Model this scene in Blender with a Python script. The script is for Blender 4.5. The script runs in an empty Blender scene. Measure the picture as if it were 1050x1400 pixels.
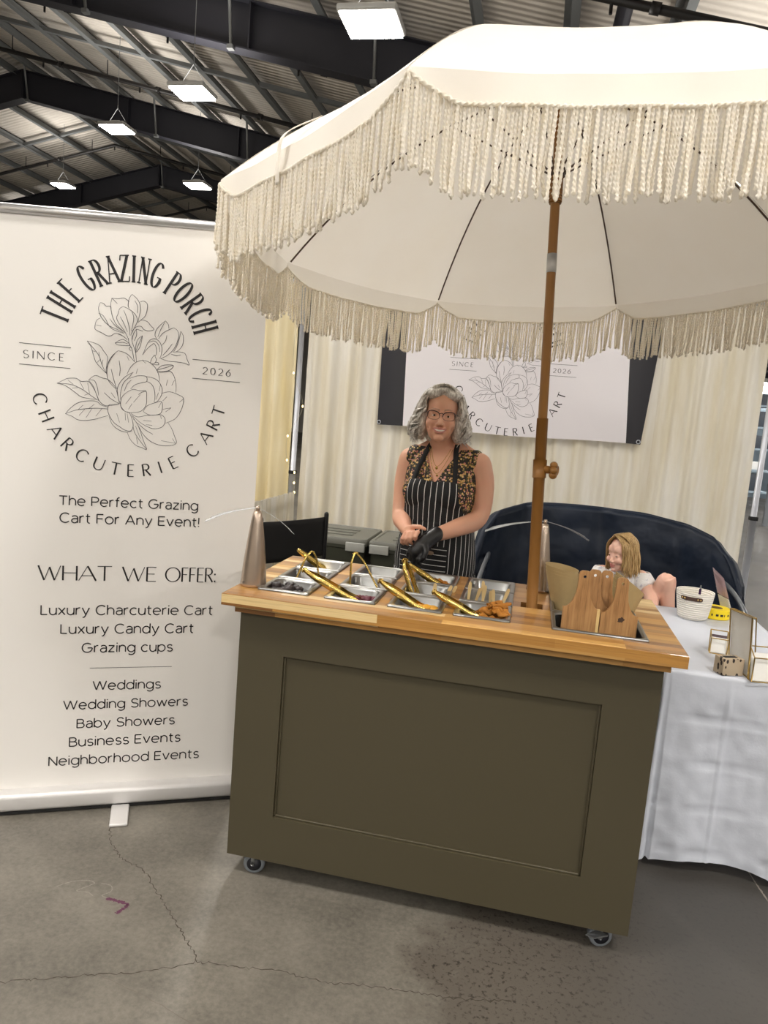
import bpy, bmesh, math, random
from mathutils import Vector, Matrix, noise
R = math.radians
PI = math.pi
SC = bpy.context.scene
COL = SC.collection

# ------------------------------------------------------------------ camera
cam_d = bpy.data.cameras.new('camera')
cam_d.sensor_fit = 'VERTICAL'
cam_d.sensor_height = 36.0
cam_d.lens = 36.0 * 1000.0 / 1400.0
cam_d.clip_start = 0.05
cam_d.clip_end = 200
cam = bpy.data.objects.new('camera', cam_d)
COL.objects.link(cam)
cam.matrix_world = (Matrix.Translation((0, 0, 1.55)) @ Matrix.Rotation(R(11.1), 4, 'Z')
                    @ Matrix.Rotation(R(90 - 7.5), 4, 'X') @ Matrix.Rotation(R(4.75), 4, 'Z'))
SC.camera = cam

# ------------------------------------------------------------------ world, light levels, exposure
SC.view_settings.view_transform = 'Standard'
SC.view_settings.look = 'None'
SC.view_settings.gamma = 1.0
SC.view_settings.use_curve_mapping = False
SC.view_settings.exposure = 0.0
LAMP_W = 90.0          # every high bay lamp
ROOF_FILL_W = 42.0          # added upward fill above every lamp, brightens the roof liner
LAMP_COL = (1.0, 0.955, 0.89)
world = bpy.data.worlds.new('world')
SC.world = world
world.use_nodes = True
world.node_tree.nodes['Background'].inputs[0].default_value = (0.9, 0.95, 1.0, 1)
world.node_tree.nodes['Background'].inputs[1].default_value = 0.05

# ------------------------------------------------------------------ helpers: meshes
WM = {}                  # world matrix of every object, by name


def reg(o, m):
    WM[o.name] = m.copy()


class MB:
    """collects shapes for one mesh"""

    def __init__(s):
        s.v = []
        s.f = []
        s.m = []
        s.sm = []

    def add(s, verts, faces, mi=0, smooth=False, M=None):
        b = len(s.v)
        for p in verts:
            p = Vector(p)
            s.v.append(M @ p if M is not None else p)
        for f in faces:
            s.f.append([b + i for i in f])
            s.m.append(mi)
            s.sm.append(smooth)

    def box(s, lo, hi, mi=0, M=None, bev=0.0):
        x0, y0, z0 = lo
        x1, y1, z1 = hi
        if bev <= 0:
            s.add([(x0, y0, z0), (x1, y0, z0), (x1, y1, z0), (x0, y1, z0), (x0, y0, z1), (x1, y0, z1), (x1, y1, z1), (x0, y1, z1)],
                  [(0, 3, 2, 1), (4, 5, 6, 7), (0, 1, 5, 4), (1, 2, 6, 5), (2, 3, 7, 6), (3, 0, 4, 7)], mi, False, M)
            return
        bm = bmesh.new()
        vs = [bm.verts.new(c) for c in [(x0, y0, z0), (x1, y0, z0), (x1, y1, z0), (x0, y1, z0), (x0, y0, z1), (x1, y0, z1), (x1, y1, z1), (x0, y1, z1)]]
        for f in [(0, 3, 2, 1), (4, 5, 6, 7), (0, 1, 5, 4), (1, 2, 6, 5), (2, 3, 7, 6), (3, 0, 4, 7)]:
            bm.faces.new([vs[i] for i in f])
        bmesh.ops.bevel(bm, geom=bm.edges[:] , offset=bev, segments=3, profile=0.5, affect='EDGES')
        bm.verts.index_update()
        s.add([v.co.copy() for v in bm.verts], [[v.index for v in f.verts] for f in bm.faces], mi, True, M)
        bm.free()

    def tube(s, pts, rad, n=10, mi=0, caps=True, M=None, closed=False, flat=None, rnd=False):
        """tube through pts; rad number or list; flat=(axis_ratio) squashes the section"""
        P = [Vector(p) for p in pts]
        k = len(P)
        rr = rad if isinstance(rad, (list, tuple)) else [rad] * k
        if rnd:               # rounded ends
            a, b = P[0], P[-1]
            d0 = (P[0] - P[1]).normalized()
            d1 = (P[-1] - P[-2]).normalized()
            pre = [(a + d0 * rr[0] * math.sin(t), rr[0] * math.cos(t)) for t in (1.45, 1.1, .75, .4)]
            post = [(b + d1 * rr[-1] * math.sin(t), rr[-1] * math.cos(t)) for t in (.4, .75, 1.1, 1.45)]
            P = [q[0] for q in pre] + P + [q[0] for q in post]
            rr = [q[1] for q in pre] + list(rr) + [q[1] for q in post]
            k = len(P)
        vs = []
        fs = []
        up = None
        for i in range(k):
            if closed:
                t = P[(i + 1) % k] - P[i - 1]
            else:
                t = P[min(i + 1, k - 1)] - P[max(i - 1, 0)]
            if t.length < 1e-9:
                t = Vector((0, 0, 1))
            t.normalize()
            if up is None:
                up = Vector((0, 0, 1)) if abs(t.z) < .9 else Vector((0, 1, 0))
            a = up - t * up.dot(t)
            if a.length < 1e-5:
                a = t.orthogonal()
            a.normalize()
            up = a
            b = t.cross(a)
            for j in range(n):
                th = 2 * PI * j / n
                vs.append(P[i] + (a * math.cos(th) + b * math.sin(th) * (flat or 1)) * rr[i])
        for i in range(k if closed else k - 1):
            for j in range(n):
                i2 = (i + 1) % k
                fs.append((i * n + j, i2 * n + j, i2 * n + (j + 1) % n, i * n + (j + 1) % n)[::-1])
        if caps and not closed:
            fs.append(list(range(n)))
            fs.append(list(range((k - 1) * n, k * n))[::-1])
        s.add(vs, fs, mi, True, M)

    def lathe(s, prof, n=32, mi=0, M=None, cap=True):
        vs = []
        fs = []
        for r, z in prof:
            for j in range(n):
                t = 2 * PI * j / n
                vs.append((r * math.cos(t), r * math.sin(t), z))
        for i in range(len(prof) - 1):
            for j in range(n):
                fs.append((i * n + j, i * n + (j + 1) % n, (i + 1) * n + (j + 1) % n, (i + 1) * n + j))
        if cap:
            fs.append(list(range(n))[::-1])
            fs.append([(len(prof) - 1) * n + j for j in range(n)])
        s.add(vs, fs, mi, True, M)

    def ell(s, c, r, mi=0, rot=None, M=None, n=18, m=12):
        vs = []
        fs = []
        A = Matrix.Translation(c) @ (rot.to_4x4() if rot is not None else Matrix.Identity(4))
        if M is not None:
            A = M @ A
        for i in range(1, m):
            p = PI * i / m
            for j in range(n):
                t = 2 * PI * j / n
                vs.append((r[0] * math.sin(p) * math.cos(t), r[1] * math.sin(p) * math.sin(t), r[2] * math.cos(p)))
        vs.append((0, 0, r[2]))
        vs.append((0, 0, -r[2]))
        T, B = len(vs) - 2, len(vs) - 1
        for i in range(m - 2):
            for j in range(n):
                fs.append((i * n + j, (i + 1) * n + j, (i + 1) * n + (j + 1) % n, i * n + (j + 1) % n))
        for j in range(n):
            fs.append((T, j, (j + 1) % n))
            fs.append((B, (m - 2) * n + (j + 1) % n, (m - 2) * n + j))
        s.add(vs, fs, mi, True, A)

    def grid(s, fn, nu, nv, mi=0, M=None, wrap=False, smooth=True):
        vs = [fn(i / nu, j / nv) for j in range(nv + 1) for i in range(nu + (0 if wrap else 1))]
        w = nu if wrap else nu + 1
        fs = []
        for j in range(nv):
            for i in range(nu):
                i2 = (i + 1) % w
                fs.append((j * w + i, j * w + i2, (j + 1) * w + i2, (j + 1) * w + i))
        s.add(vs, fs, mi, smooth, M)

    def prism(s, poly, z0, z1, mi=0, M=None, smooth=False):
        n = len(poly)
        vs = [(x, y, z0) for x, y in poly] + [(x, y, z1) for x, y in poly]
        fs = [list(range(n))[::-1], list(range(n, 2 * n))]
        fs += [(i, (i + 1) % n, n + (i + 1) % n, n + i) for i in range(n)]
        s.add(vs, fs, mi, smooth, M)

    def build(s, name, mats, parent=None, angle=None, local=False):
        me = bpy.data.meshes.new(name)
        Mi = None
        if parent is not None and not local:
            Mi = WM[parent.name].inverted()
        me.from_pydata([tuple(Mi @ p) if Mi is not None else tuple(p) for p in s.v], [], s.f)
        mats = mats if isinstance(mats, (list, tuple)) else [mats]
        for m in mats:
            me.materials.append(m)
        me.polygons.foreach_set('material_index', s.m)
        me.polygons.foreach_set('use_smooth', s.sm)
        me.update()
        if angle:
            me.set_sharp_from_angle(angle=R(angle))
        return link(name, me, parent)


def link(name, me, parent=None, world=None):
    o = bpy.data.objects.new(name, me)
    COL.objects.link(o)
    if parent is not None:
        o.parent = parent
        reg(o, WM[parent.name])
    else:
        reg(o, Matrix.Identity(4))
    return o


def tag(o, label=None, cat=None, group=None, kind=None):
    if label:
        o['label'] = label
    if cat:
        o['category'] = cat
    if group:
        o['group'] = group
    if kind:
        o['kind'] = kind
    return o


def thing(name, label, cat, loc=(0, 0, 0), rz=0.0, group=None):
    o = bpy.data.objects.new(name, None)
    o.empty_display_size = 0.1
    COL.objects.link(o)
    o.location = loc
    o.rotation_euler = (0, 0, rz)
    reg(o, Matrix.Translation(loc) @ Matrix.Rotation(rz, 4, 'Z'))
    return tag(o, label, cat, group)


def structure(o, label, cat=None):
    o['kind'] = 'structure'
    o['label'] = label
    if cat:
        o['category'] = cat
    return o


def dup(root, loc=None, rot=None, label=None, group=None):
    """copy of a thing with copies of its parts and sub-parts"""
    r = root.copy()
    COL.objects.link(r)
    if loc is not None:
        r.location = loc
    if rot is not None:
        r.rotation_euler = rot
    if label:
        r['label'] = label
    if group:
        r['group'] = group
    for ch in list(root.children):
        c = ch.copy()
        COL.objects.link(c)
        c.parent = r
        for g in list(ch.children):
            d = g.copy()
            COL.objects.link(d)
            d.parent = c
    return r


def remeshed(mb, voxel, smooth=4, fac=0.5):
    """one continuous skin over everything in mb"""
    me = bpy.data.meshes.new('tmp')
    me.from_pydata([tuple(p) for p in mb.v], [], mb.f)
    me.update()
    o = bpy.data.objects.new('tmp', me)
    COL.objects.link(o)
    r = o.modifiers.new('r', 'REMESH')
    r.mode = 'VOXEL'
    r.voxel_size = voxel
    r.use_smooth_shade = True
    if smooth:
        k = o.modifiers.new('s', 'SMOOTH')
        k.factor = fac
        k.iterations = smooth
    dg = bpy.context.evaluated_depsgraph_get()
    dg.update()
    out = bpy.data.meshes.new_from_object(o.evaluated_get(dg))
    bpy.data.objects.remove(o)
    for p in out.polygons:
        p.use_smooth = True
    return out


def shell_from(me, pred, off, thick=0.0):
    """clothing: the part of a skin where pred(co) holds, pushed out along its normals"""
    vn = [v.normal.copy() for v in me.vertices]
    keep = [pred(v.co) for v in me.vertices]
    idx = {}
    mb = MB()
    for p in me.polygons:
        if all(keep[i] for i in p.vertices):
            f = []
            for i in p.vertices:
                if i not in idx:
                    idx[i] = len(mb.v)
                    o = off(me.vertices[i].co) if callable(off) else off
                    mb.v.append(me.vertices[i].co + vn[i] * o)
                f.append(idx[i])
            mb.f.append(f)
            mb.m.append(0)
            mb.sm.append(True)
    # even out the cut edges
    cnt = {}
    for f in mb.f:
        for a, c in zip(f, f[1:] + f[:1]):
            cnt[(min(a, c), max(a, c))] = cnt.get((min(a, c), max(a, c)), 0) + 1
    nb = {}
    for (a, c), k in cnt.items():
        if k == 1:
            nb.setdefault(a, []).append(c)
            nb.setdefault(c, []).append(a)
    for _ in range(14):
        new = {i: (mb.v[i] + sum((mb.v[j] for j in js), Vector()) / len(js)) / 2 for i, js in nb.items()}
        for i, p in new.items():
            mb.v[i] = p
    return mb


def catmull(pts, n=6):
    P = [Vector(p) for p in pts]
    if len(P) < 3:
        return P
    out = []
    for i in range(len(P) - 1):
        a = P[max(i - 1, 0)]
        b = P[i]
        c = P[i + 1]
        d = P[min(i + 2, len(P) - 1)]
        for k in range(n):
            t = k / n
            out.append(.5 * ((2 * b) + (c - a) * t + (2 * a - 5 * b + 4 * c - d) * t * t + (3 * b - a - 3 * c + d) * t ** 3))
    out.append(P[-1])
    return out


# ------------------------------------------------------------------ helpers: materials
def srgb(h):
    h = h.lstrip('#')
    c = [int(h[i:i + 2], 16) / 255 for i in (0, 2, 4)]
    return tuple((x / 12.92 if x <= .04045 else ((x + .055) / 1.055) ** 2.4) for x in c) + (1,)


class NT:
    def __init__(s, name):
        s.mat = bpy.data.materials.new(name)
        s.mat.use_nodes = True
        s.t = s.mat.node_tree
        s.b = s.t.nodes['Principled BSDF']
        s.out = s.t.nodes['Material Output']

    def n(s, typ, **kw):
        x = s.t.nodes.new(typ)
        for k, v in kw.items():
            setattr(x, k, v)
        return x

    def l(s, a, b):
        s.t.links.new(a, b)

    def coord(s, which='Object', scale=(1, 1, 1), rot=(0, 0, 0)):
        c = s.n('ShaderNodeTexCoord')
        m = s.n('ShaderNodeMapping')
        m.inputs['Scale'].default_value = scale
        m.inputs['Rotation'].default_value = rot
        s.l(c.outputs[which], m.inputs['Vector'])
        return m.outputs['Vector']

    def noise(s, vec, scale, detail=4, rough=.55):
        x = s.n('ShaderNodeTexNoise')
        x.inputs['Scale'].default_value = scale
        x.inputs['Detail'].default_value = detail
        x.inputs['Roughness'].default_value = rough
        s.l(vec, x.inputs['Vector'])
        return x.outputs['Fac']

    def ramp(s, fac, stops):
        x = s.n('ShaderNodeValToRGB')
        e = x.color_ramp.elements
        while len(e) < len(stops):
            e.new(.5)
        for i, (p, c) in enumerate(stops):
            e[i].position = p
            e[i].color = srgb(c) if isinstance(c, str) else (c, c, c, 1)
        s.l(fac, x.inputs['Fac'])
        return x.outputs['Color']

    def mix(s, fac, a, b, mode='MIX'):
        x = s.n('ShaderNodeMix', data_type='RGBA', blend_type=mode)
        for sock, v in ((x.inputs[0], fac), (x.inputs[6], a), (x.inputs[7], b)):
            if hasattr(v, 'node'):
                s.l(v, sock)
            elif isinstance(v, str):
                sock.default_value = srgb(v)
            else:
                sock.default_value = v
        return x.outputs[2]

    def math(s, op, a, b=0.0):
        x = s.n('ShaderNodeMath', operation=op)
        for sock, v in ((x.inputs[0], a), (x.inputs[1], b)):
            if hasattr(v, 'node'):
                s.l(v, sock)
            else:
                sock.default_value = v
        return x.outputs[0]

    def bump(s, h, strength=.3, dist=.01):
        x = s.n('ShaderNodeBump')
        x.inputs['Strength'].default_value = strength
        x.inputs['Distance'].default_value = dist
        s.l(h, x.inputs['Height'])
        s.l(x.outputs['Normal'], s.b.inputs['Normal'])

    def set(s, **kw):
        for k, v in kw.items():
            i = s.b.inputs[k.replace('_', ' ')]
            if hasattr(v, 'node'):
                s.l(v, i)
            elif isinstance(v, str):
                i.default_value = srgb(v)
            else:
                i.default_value = v
        return s


def simple(name, col, rough=.5, metal=0.0, var=.08, scale=20, bump=0.0, **kw):
    m = NT(name)
    v = m.coord()
    f = m.noise(v, scale)
    c = srgb(col)
    lo = tuple(x * (1 - var) for x in c[:3]) + (1,)
    hi = tuple(min(1, x * (1 + var)) for x in c[:3]) + (1,)
    m.set(Base_Color=m.mix(f, lo, hi), Roughness=rough, Metallic=metal, **kw)
    if bump:
        m.bump(f, bump, .004)
    return m.mat


def emitter(name, col, strength):
    m = NT(name)
    e = m.n('ShaderNodeEmission')
    e.inputs[0].default_value = col + (1,)
    e.inputs[1].default_value = strength
    m.l(e.outputs[0], m.out.inputs['Surface'])
    return m.mat


def cloth(name, col, col2, trans=.35, weave=900, bump=.15, rough=.9, var_scale=(14, 14, 2)):
    """thin woven fabric, part of the light shines through"""
    m = NT(name)
    v = m.coord('Object', var_scale)
    f = m.noise(v, 1.0, 5)
    c = m.mix(m.ramp(f, [(.35, 0.0), (.65, 1.0)]), col, col2)
    m.set(Base_Color=c, Roughness=rough)
    w = m.noise(m.coord('Object', (weave, weave, weave * .25)), 1.0, 2)
    m.bump(w, bump, .002)
    if trans > 0:
        t = m.n('ShaderNodeBsdfTranslucent')
        m.l(c, t.inputs['Color'])
        x = m.n('ShaderNodeMixShader')
        x.inputs[0].default_value = trans
        m.l(m.b.outputs[0], x.inputs[1])
        m.l(t.outputs[0], x.inputs[2])
        m.l(x.outputs[0], m.out.inputs['Surface'])
    return m.mat

# ------------------------------------------------------------------ materials of the hall
def concrete():
    m = NT('concrete')
    v = m.coord()
    big = m.noise(v, .55, 3)
    mid = m.noise(v, 3.5, 8, .62)
    fine = m.noise(v, 60, 4, .7)
    c1 = m.ramp(mid, [(.28, '#4a4741'), (.5, '#67635b'), (.74, '#827d73')])
    c1 = m.mix(.35, c1, m.ramp(fine, [(.3, '#46423b'), (.7, '#878176')]))
    # the right-hand side carries an old darker sealer with worn speckle
    sep = m.n('ShaderNodeSeparateXYZ')
    m.l(v, sep.inputs[0])
    edge = m.math('ADD', m.math('MULTIPLY', sep.outputs[0], 1.6), m.math('MULTIPLY', mid, 1.9))
    msk = m.ramp(m.math('SUBTRACT', edge, .5), [(.16, 0.0), (.44, 1.0)])
    speck = m.ramp(m.noise(v, 62, 4, .7), [(.36, '#312b26'), (.47, '#5a544c')])
    sealed = m.mix(m.ramp(m.math('ADD', sep.outputs[0], m.math('MULTIPLY', mid, .3)), [(.25, .9), (.75, .15)]), m.ramp(big, [(.3, '#393735'), (.7, '#4c4946')]), speck)
    base = m.mix(msk, c1, sealed)
    r = m.ramp(big, [(.3, .32), (.7, .5)])
    m.set(Base_Color=base, Roughness=r)
    m.b.inputs['Specular IOR Level'].default_value = .45
    m.bump(m.mix(.5, mid, fine), .12, .004)
    return m.mat


def roof_liner():
    m = NT('roof_liner')
    v = m.coord()
    w = m.n('ShaderNodeTexWave', wave_type='BANDS', bands_direction='Y')
    w.inputs['Scale'].default_value = 2.2
    w.inputs['Distortion'].default_value = .4
    m.l(v, w.inputs['Vector'])
    n = m.noise(v, 1.2, 5)
    m.set(Base_Color=m.mix(.25, m.ramp(n, [(.3, '#d3cabf'), (.7, '#e3dcd2')]), m.ramp(w.outputs['Fac'], [(.0, '#c4bbb0'), (.4, '#e3dcd2')])), Roughness=.6)
    m.bump(w.outputs['Fac'], .5, .05)
    return m.mat


M_CONC = concrete()
M_ROOF = roof_liner()
M_WALL = simple('hall_wall', '#b9b4ab', .8, var=.05, scale=1.5)
M_RAFTER = simple('navy_steel', '#2b2b33', .55, var=.1, scale=2)
M_PURLIN = simple('galvanised_steel', '#777a7b', .55, .2, var=.1, scale=3)
M_PIPE = simple('black_pipe', '#191615', .5, var=.1)
M_ROD = simple('grey_rod', '#8b8d8d', .45, .6)
M_REDCLAMP = simple('red_coupling', '#7a2622', .5)
M_LAMPBODY = simple('lamp_housing', '#c9c9c6', .4, .3)
M_LAMPLENS = emitter('lamp_lens', (1.0, .96, .9), 60.0)

# ------------------------------------------------------------------ the hall
RX, RZ, SL = -14.1, 9.72, .228          # ridge line x, height of rafter tops there, slope
XL, XR, YF, YB = -42.0, 13.0, -14.0, 46.0


def rz_at(x, off=0.0):
    return RZ + off - SL * abs(x - RX)


b = MB()
b.box((XL, YF, -.2), (XR, YB, 0))
structure(b.build('floor', M_CONC), 'grey brown polished concrete hall floor', 'floor')
for nm, x0, x1, lb in (('ceiling_right', RX, XR, 'pale insulated roof slope falling to the right of the ridge'), ('ceiling_left', XL, RX, 'pale insulated roof slope on the far side of the ridge')):
    b = MB()
    za, zb = rz_at(x0, .26), rz_at(x1, .26)
    b.add([(x0, YF, za), (x1, YF, zb), (x1, YB, zb), (x0, YB, za), (x0, YF, za + .1), (x1, YF, zb + .1), (x1, YB, zb + .1), (x0, YB, za + .1)],
          [(0, 3, 2, 1), (4, 5, 6, 7), (0, 1, 5, 4), (1, 2, 6, 5), (2, 3, 7, 6), (3, 0, 4, 7)])
    structure(b.build(nm, M_ROOF), lb, 'ceiling')
for nm, lo, hi in (('wall_left', (XL - .2, YF, 0), (XL, YB, rz_at(XL, .3))), ('wall_right', (XR, YF, 0), (XR + .2, YB, rz_at(XR, .3)))):
    b = MB()
    b.box(lo, hi)
    structure(b.build(nm, M_WALL), 'pale hall wall', 'wall')
for nm, y in (('wall_back', YB), ('wall_front', YF - .2)):
    b = MB()
    b.add([(XL, y, 0), (XR, y, 0), (XR, y, rz_at(XR, .3)), (RX, y, RZ + .3), (XL, y, rz_at(XL, .3)),
           (XL, y + .2, 0), (XR, y + .2, 0), (XR, y + .2, rz_at(XR, .3)), (RX, y + .2, RZ + .3), (XL, y + .2, rz_at(XL, .3))],
          [(0, 1, 2, 3, 4), (9, 8, 7, 6, 5), (0, 5, 6, 1), (1, 6, 7, 2), (2, 7, 8, 3), (3, 8, 9, 4), (4, 9, 5, 0)])
    structure(b.build(nm, M_WALL), 'pale gable wall of the hall', 'wall')

# rafters: deep navy plate girders bent at the ridge, each with stiffeners and hanger rods
RAF_Y = (4.4, 11.4, 18.1, 25.2, 32.2, 39.2)
for i, y in enumerate(RAF_Y):
    lab = ['navy steel roof girder nearly overhead', 'navy steel roof girder nearest above the sign stand', 'second navy roof girder, with its bend at upper left',
           'third navy roof girder, its peak above the sign stand', 'fourth navy roof girder, low behind the far lamps', 'farthest navy roof girder'][i]
    b = MB()
    for s in (1, -1):
        xe = XR if s > 0 else XL
        d0, d1 = .72, .74
        for t0, t1, w in ((0, .03, .14), (.03, None, .02), (None, 0, .14)):
            # flanges and web as sheared boxes
            def zz(x, q):
                dep = d0
                return rz_at(x) - (dep * q)
            if t1 is None:
                q0, q1 = .03, .97
            elif t0 is None:
                q0, q1 = .97, 1.0
            else:
                q0, q1 = 0, .03
            vs = []
            for x in (RX, xe):
                for yy in (y - w, y + w):
                    for q in (q0, q1):
                        vs.append((x, yy, zz(x, q)))
            b.add(vs, [(0, 1, 3, 2), (4, 6, 7, 5), (0, 4, 5, 1), (2, 3, 7, 6), (0, 2, 6, 4), (1, 5, 7, 3)])
        for k in range(0, 9):
            x = RX + s * (0.02 + k * 3.05)
            if XL < x < XR:
                b.box((x - .012, y - .13, rz_at(x) - .71), (x + .012, y + .13, rz_at(x) - .01))
    g = thing('roof_girder', lab, 'roof beam', (RX, y, RZ))
    structure(g, lab)
    b.build('girder_plate', M_RAFTER, g)
    for k, x in enumerate((-13.9, -10.2, -7.7, -5.2, -2.9)):
        r = MB()
        dy = -.3
        r.tube([(x, y - .32, rz_at(x, .1)), (x, y - .15, rz_at(x, -.74))], .025, 6)
        r.box((x - .05, y - .2, rz_at(x, -.78)), (x + .05, y - .1, rz_at(x, -.72)))
        r.build('brace_rod', M_ROD, g)

# purlins run along the hall, on top of the girders
pur_x = [RX + .35 + 1.24 * k for k in range(22)] + [RX - .35 - 1.24 * k for k in range(16)]
for k, x in enumerate(pur_x):
    b = MB()
    z = rz_at(x, .0)
    b.box((x - .1, YF, z + .17), (x + .01, YB, z + .19))
    b.box((x - .01, YF, z), (x + .01, YB, z + .19))
    b.box((x - .01, YF, z - .005), (x + .1, YB, z + .015))
    o = b.build('roof_purlin', M_PURLIN)
    structure(o, 'grey steel purlin running along under the roof liner', 'roof beam')
    o['group'] = 'grey purlins under the roof'
# bridging angles between purlins
for k, y in enumerate((7.8, 14.9, 21.7, 28.6, 35.5)):
    b = MB()
    for s in (1, -1):
        xe = XR if s > 0 else XL
        vs = []
        for x in (RX, xe):
            for yy in (y - .05, y + .05):
                for q in (.02, .1):
                    vs.append((x, yy, rz_at(x, q)))
        b.add(vs, [(0, 1, 3, 2), (4, 6, 7, 5), (0, 4, 5, 1), (2, 3, 7, 6), (0, 2, 6, 4), (1, 5, 7, 3)])
    o = b.build('roof_bridging', M_PURLIN)
    structure(o, 'grey steel bridging strip crossing the purlins', 'roof beam')
    o['group'] = 'grey bridging strips across the purlins'
# sprinkler pipes follow the slope
for y, lb in ((8.6, 'black sprinkler pipe high above the umbrella'), (12.4, 'black sprinkler pipe along the nearest girder'), (15.6, 'black sprinkler pipe between the first two girders'), (22.3, 'black sprinkler pipe behind the second girder'), (29.0, 'black sprinkler pipe far behind the third girder')):
    b = MB()
    b.tube([(XL + 1, y, rz_at(XL + 1, -.35)), (RX, y, RZ - .35), (XR - 1, y, rz_at(XR - 1, -.35))], .05, 8)
    for k in range(14):
        x = RX - 8 + k * 2.4
        b.tube([(x, y, rz_at(x, -.35)), (x, y, rz_at(x, .0))], .012, 5)
        b.tube([(x + .8, y, rz_at(x + .8, -.35)), (x + .8, y, rz_at(x + .8, -.5))], .02, 5)
        b.tube([(x + 1.2, y, rz_at(x + 1.2, -.35)), (x + 1.3, y, rz_at(x + 1.3, -.35))], .065, 8)
    o = b.build('sprinkler_pipe', M_PIPE)
    structure(o, lb, 'pipe')
b = MB()
b.tube([(.55, 5.2, rz_at(.55, -.2)), (.0, 30, rz_at(0, -.2))], .09, 10)
o = b.build('sprinkler_main', M_RAFTER)
structure(o, 'thick dark sprinkler main with red couplings above the umbrella', 'pipe')
c = MB()
for y in (8.4, 9.6, 14):
    c.tube([(.55 - (y - 5.2) * .0222, y, rz_at(.4, -.21)), (.55 - (y + .12 - 5.2) * .0222, y + .12, rz_at(.4, -.21))], .12, 10)
c.build('coupling', M_REDCLAMP, o)

# high bay lamps
lamp = thing('high_bay_lamp', '', 'ceiling light')
b = MB()
b.box((-.3, -.27, .03), (.3, .27, .1), bev=.02)
b.box((-.12, -.12, .1), (.12, .12, .17), bev=.015)
b.build('housing', M_LAMPBODY, lamp)
b = MB()
b.box((-.27, -.24, .01), (.27, .24, .031))
b.build('lens', M_LAMPLENS, lamp)
b = MB()
b.tube([(-.25, 0, .1), (0, 0, .45), (.25, 0, .1)], .006, 5)
b.tube([(0, 0, .45), (0, 0, 1.85)], .006, 5)
b.build('hanger', M_ROD, lamp)
ld = bpy.data.lights.new('lamp_light', 'AREA')
ld.shape = 'RECTANGLE'
ld.size = .54
ld.size_y = .48
ld.energy = LAMP_W
ld.color = LAMP_COL
lo = bpy.data.objects.new('lamp_light', ld)
COL.objects.link(lo)
lo.parent = lamp
lu = bpy.data.lights.new('roof_fill', 'AREA')  # unseen fill light added over the housing to lift the roof liner
lu.shape = 'RECTANGLE'
lu.size = 1.3
lu.size_y = 1.1
lu.energy = ROOF_FILL_W
lu.color = LAMP_COL
lq = bpy.data.objects.new('roof_fill', lu)
COL.objects.link(lq)
lq.parent = lamp
lq.location = (0, 0, .19)
lq.rotation_euler = (PI, 0, 0)
seen = [(-2.03, 7.62, 'bright high bay lamp above the umbrella corner, largest of the lamps'), (-5.76, 11.17, 'high bay lamp against the roof liner between the first two girders'),
        (-9.30, 14.78, 'high bay lamp just under the second girder'), (-15.35, 21.5, 'leftmost high bay lamp, just above the sign stand'), (-9.27, 18.48, 'high bay lamp beside the umbrella edge, against the third girder')]
LMP = list(seen)
for x in (-11.2, -7, -2.4, 2.1, 6.6):
    for y in (-8.6, -4.2, .3, 4.7):
        if (x, y) != (2.1, 4.7):
            LMP.append((x, y, None))
for x in (2.1, 6.6):
    for y in (9.2, 13.5, 18, 24, 30):
        LMP.append((x, y, None))
for x in (-20.5, -25):
    for y in (0, 9, 18, 27):
        LMP.append((x, y, None))
for i, (x, y, lb) in enumerate(LMP):
    p = (x, y, rz_at(x, -1.6))
    l2 = lb or 'high bay lamp outside the picture'
    if i == 0:
        lamp.location = p
        lamp['label'] = l2
        lamp['group'] = 'high bay lamps under the roof'
    else:
        dup(lamp, p, None, l2)

# cracks and marks in the floor
M_CRACK = simple('crack_dirt', '#464037', .9)


def ribbon_floor(name, pts, w, mat, label, seed=0, jag=.006):
    rnd = random.Random(seed)
    P = catmull([(x, y, 0) for x, y in pts], 14)
    b = MB()
    vs = []
    for i, p in enumerate(P):
        t = (P[min(i + 1, len(P) - 1)] - P[max(i - 1, 0)]).normalized()
        nrm = Vector((-t.y, t.x, 0))
        q = p + nrm * rnd.uniform(-jag, jag)
        ww = w * rnd.uniform(.3, .95)
        vs += [q + nrm * ww + Vector((0, 0, .0006)), q - nrm * ww + Vector((0, 0, .0006))]
    b.add(vs, [(2 * i, 2 * i + 1, 2 * i + 3, 2 * i + 2) for i in range(len(P) - 1)])
    o = b.build(name, mat)
    return structure(o, label, 'floor mark')


ribbon_floor('floor_crack', [(-1.38, 2.29), (-1.297, 2.168), (-1.217, 2.096), (-1.113, 2.056), (-1.014, 1.972), (-.923, 1.894), (-.832, 1.809), (-.764, 1.741)], .0022, M_CRACK, 'crack running from the sign stand foot towards the front', 1)
ribbon_floor('floor_crack', [(-.764, 1.741), (-.879, 1.668), (-1.002, 1.619), (-1.119, 1.566), (-1.215, 1.521), (-1.5, 1.4)], .0022, M_CRACK, 'crack branching to the left edge', 2)
ribbon_floor('floor_crack', [(-.764, 1.741), (-.661, 1.753), (-.54, 1.774), (-.413, 1.775), (-.294, 1.796), (-.174, 1.812), (-.055, 1.824), (.1, 1.86)], .002, M_CRACK, 'crack branching to the right along the cart', 3)
ribbon_floor('floor_crack', [(.925, 2.9), (.931, 2.836), (.94, 2.7), (.952, 2.605), (.97, 2.45)], .004, simple('joint_fill', '#8f8880', .8), 'pale saw joint beside the white table', 4, .001)
ribbon_floor('floor_scratch', [(-1.0, 1.62), (-.8, 1.58), (-.55, 1.5)], .0012, simple('scratch', '#6a635b', .9), 'faint scratch in the concrete', 5, .002)
M_CHALK = simple('chalk', '#8d8880', .9)
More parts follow.
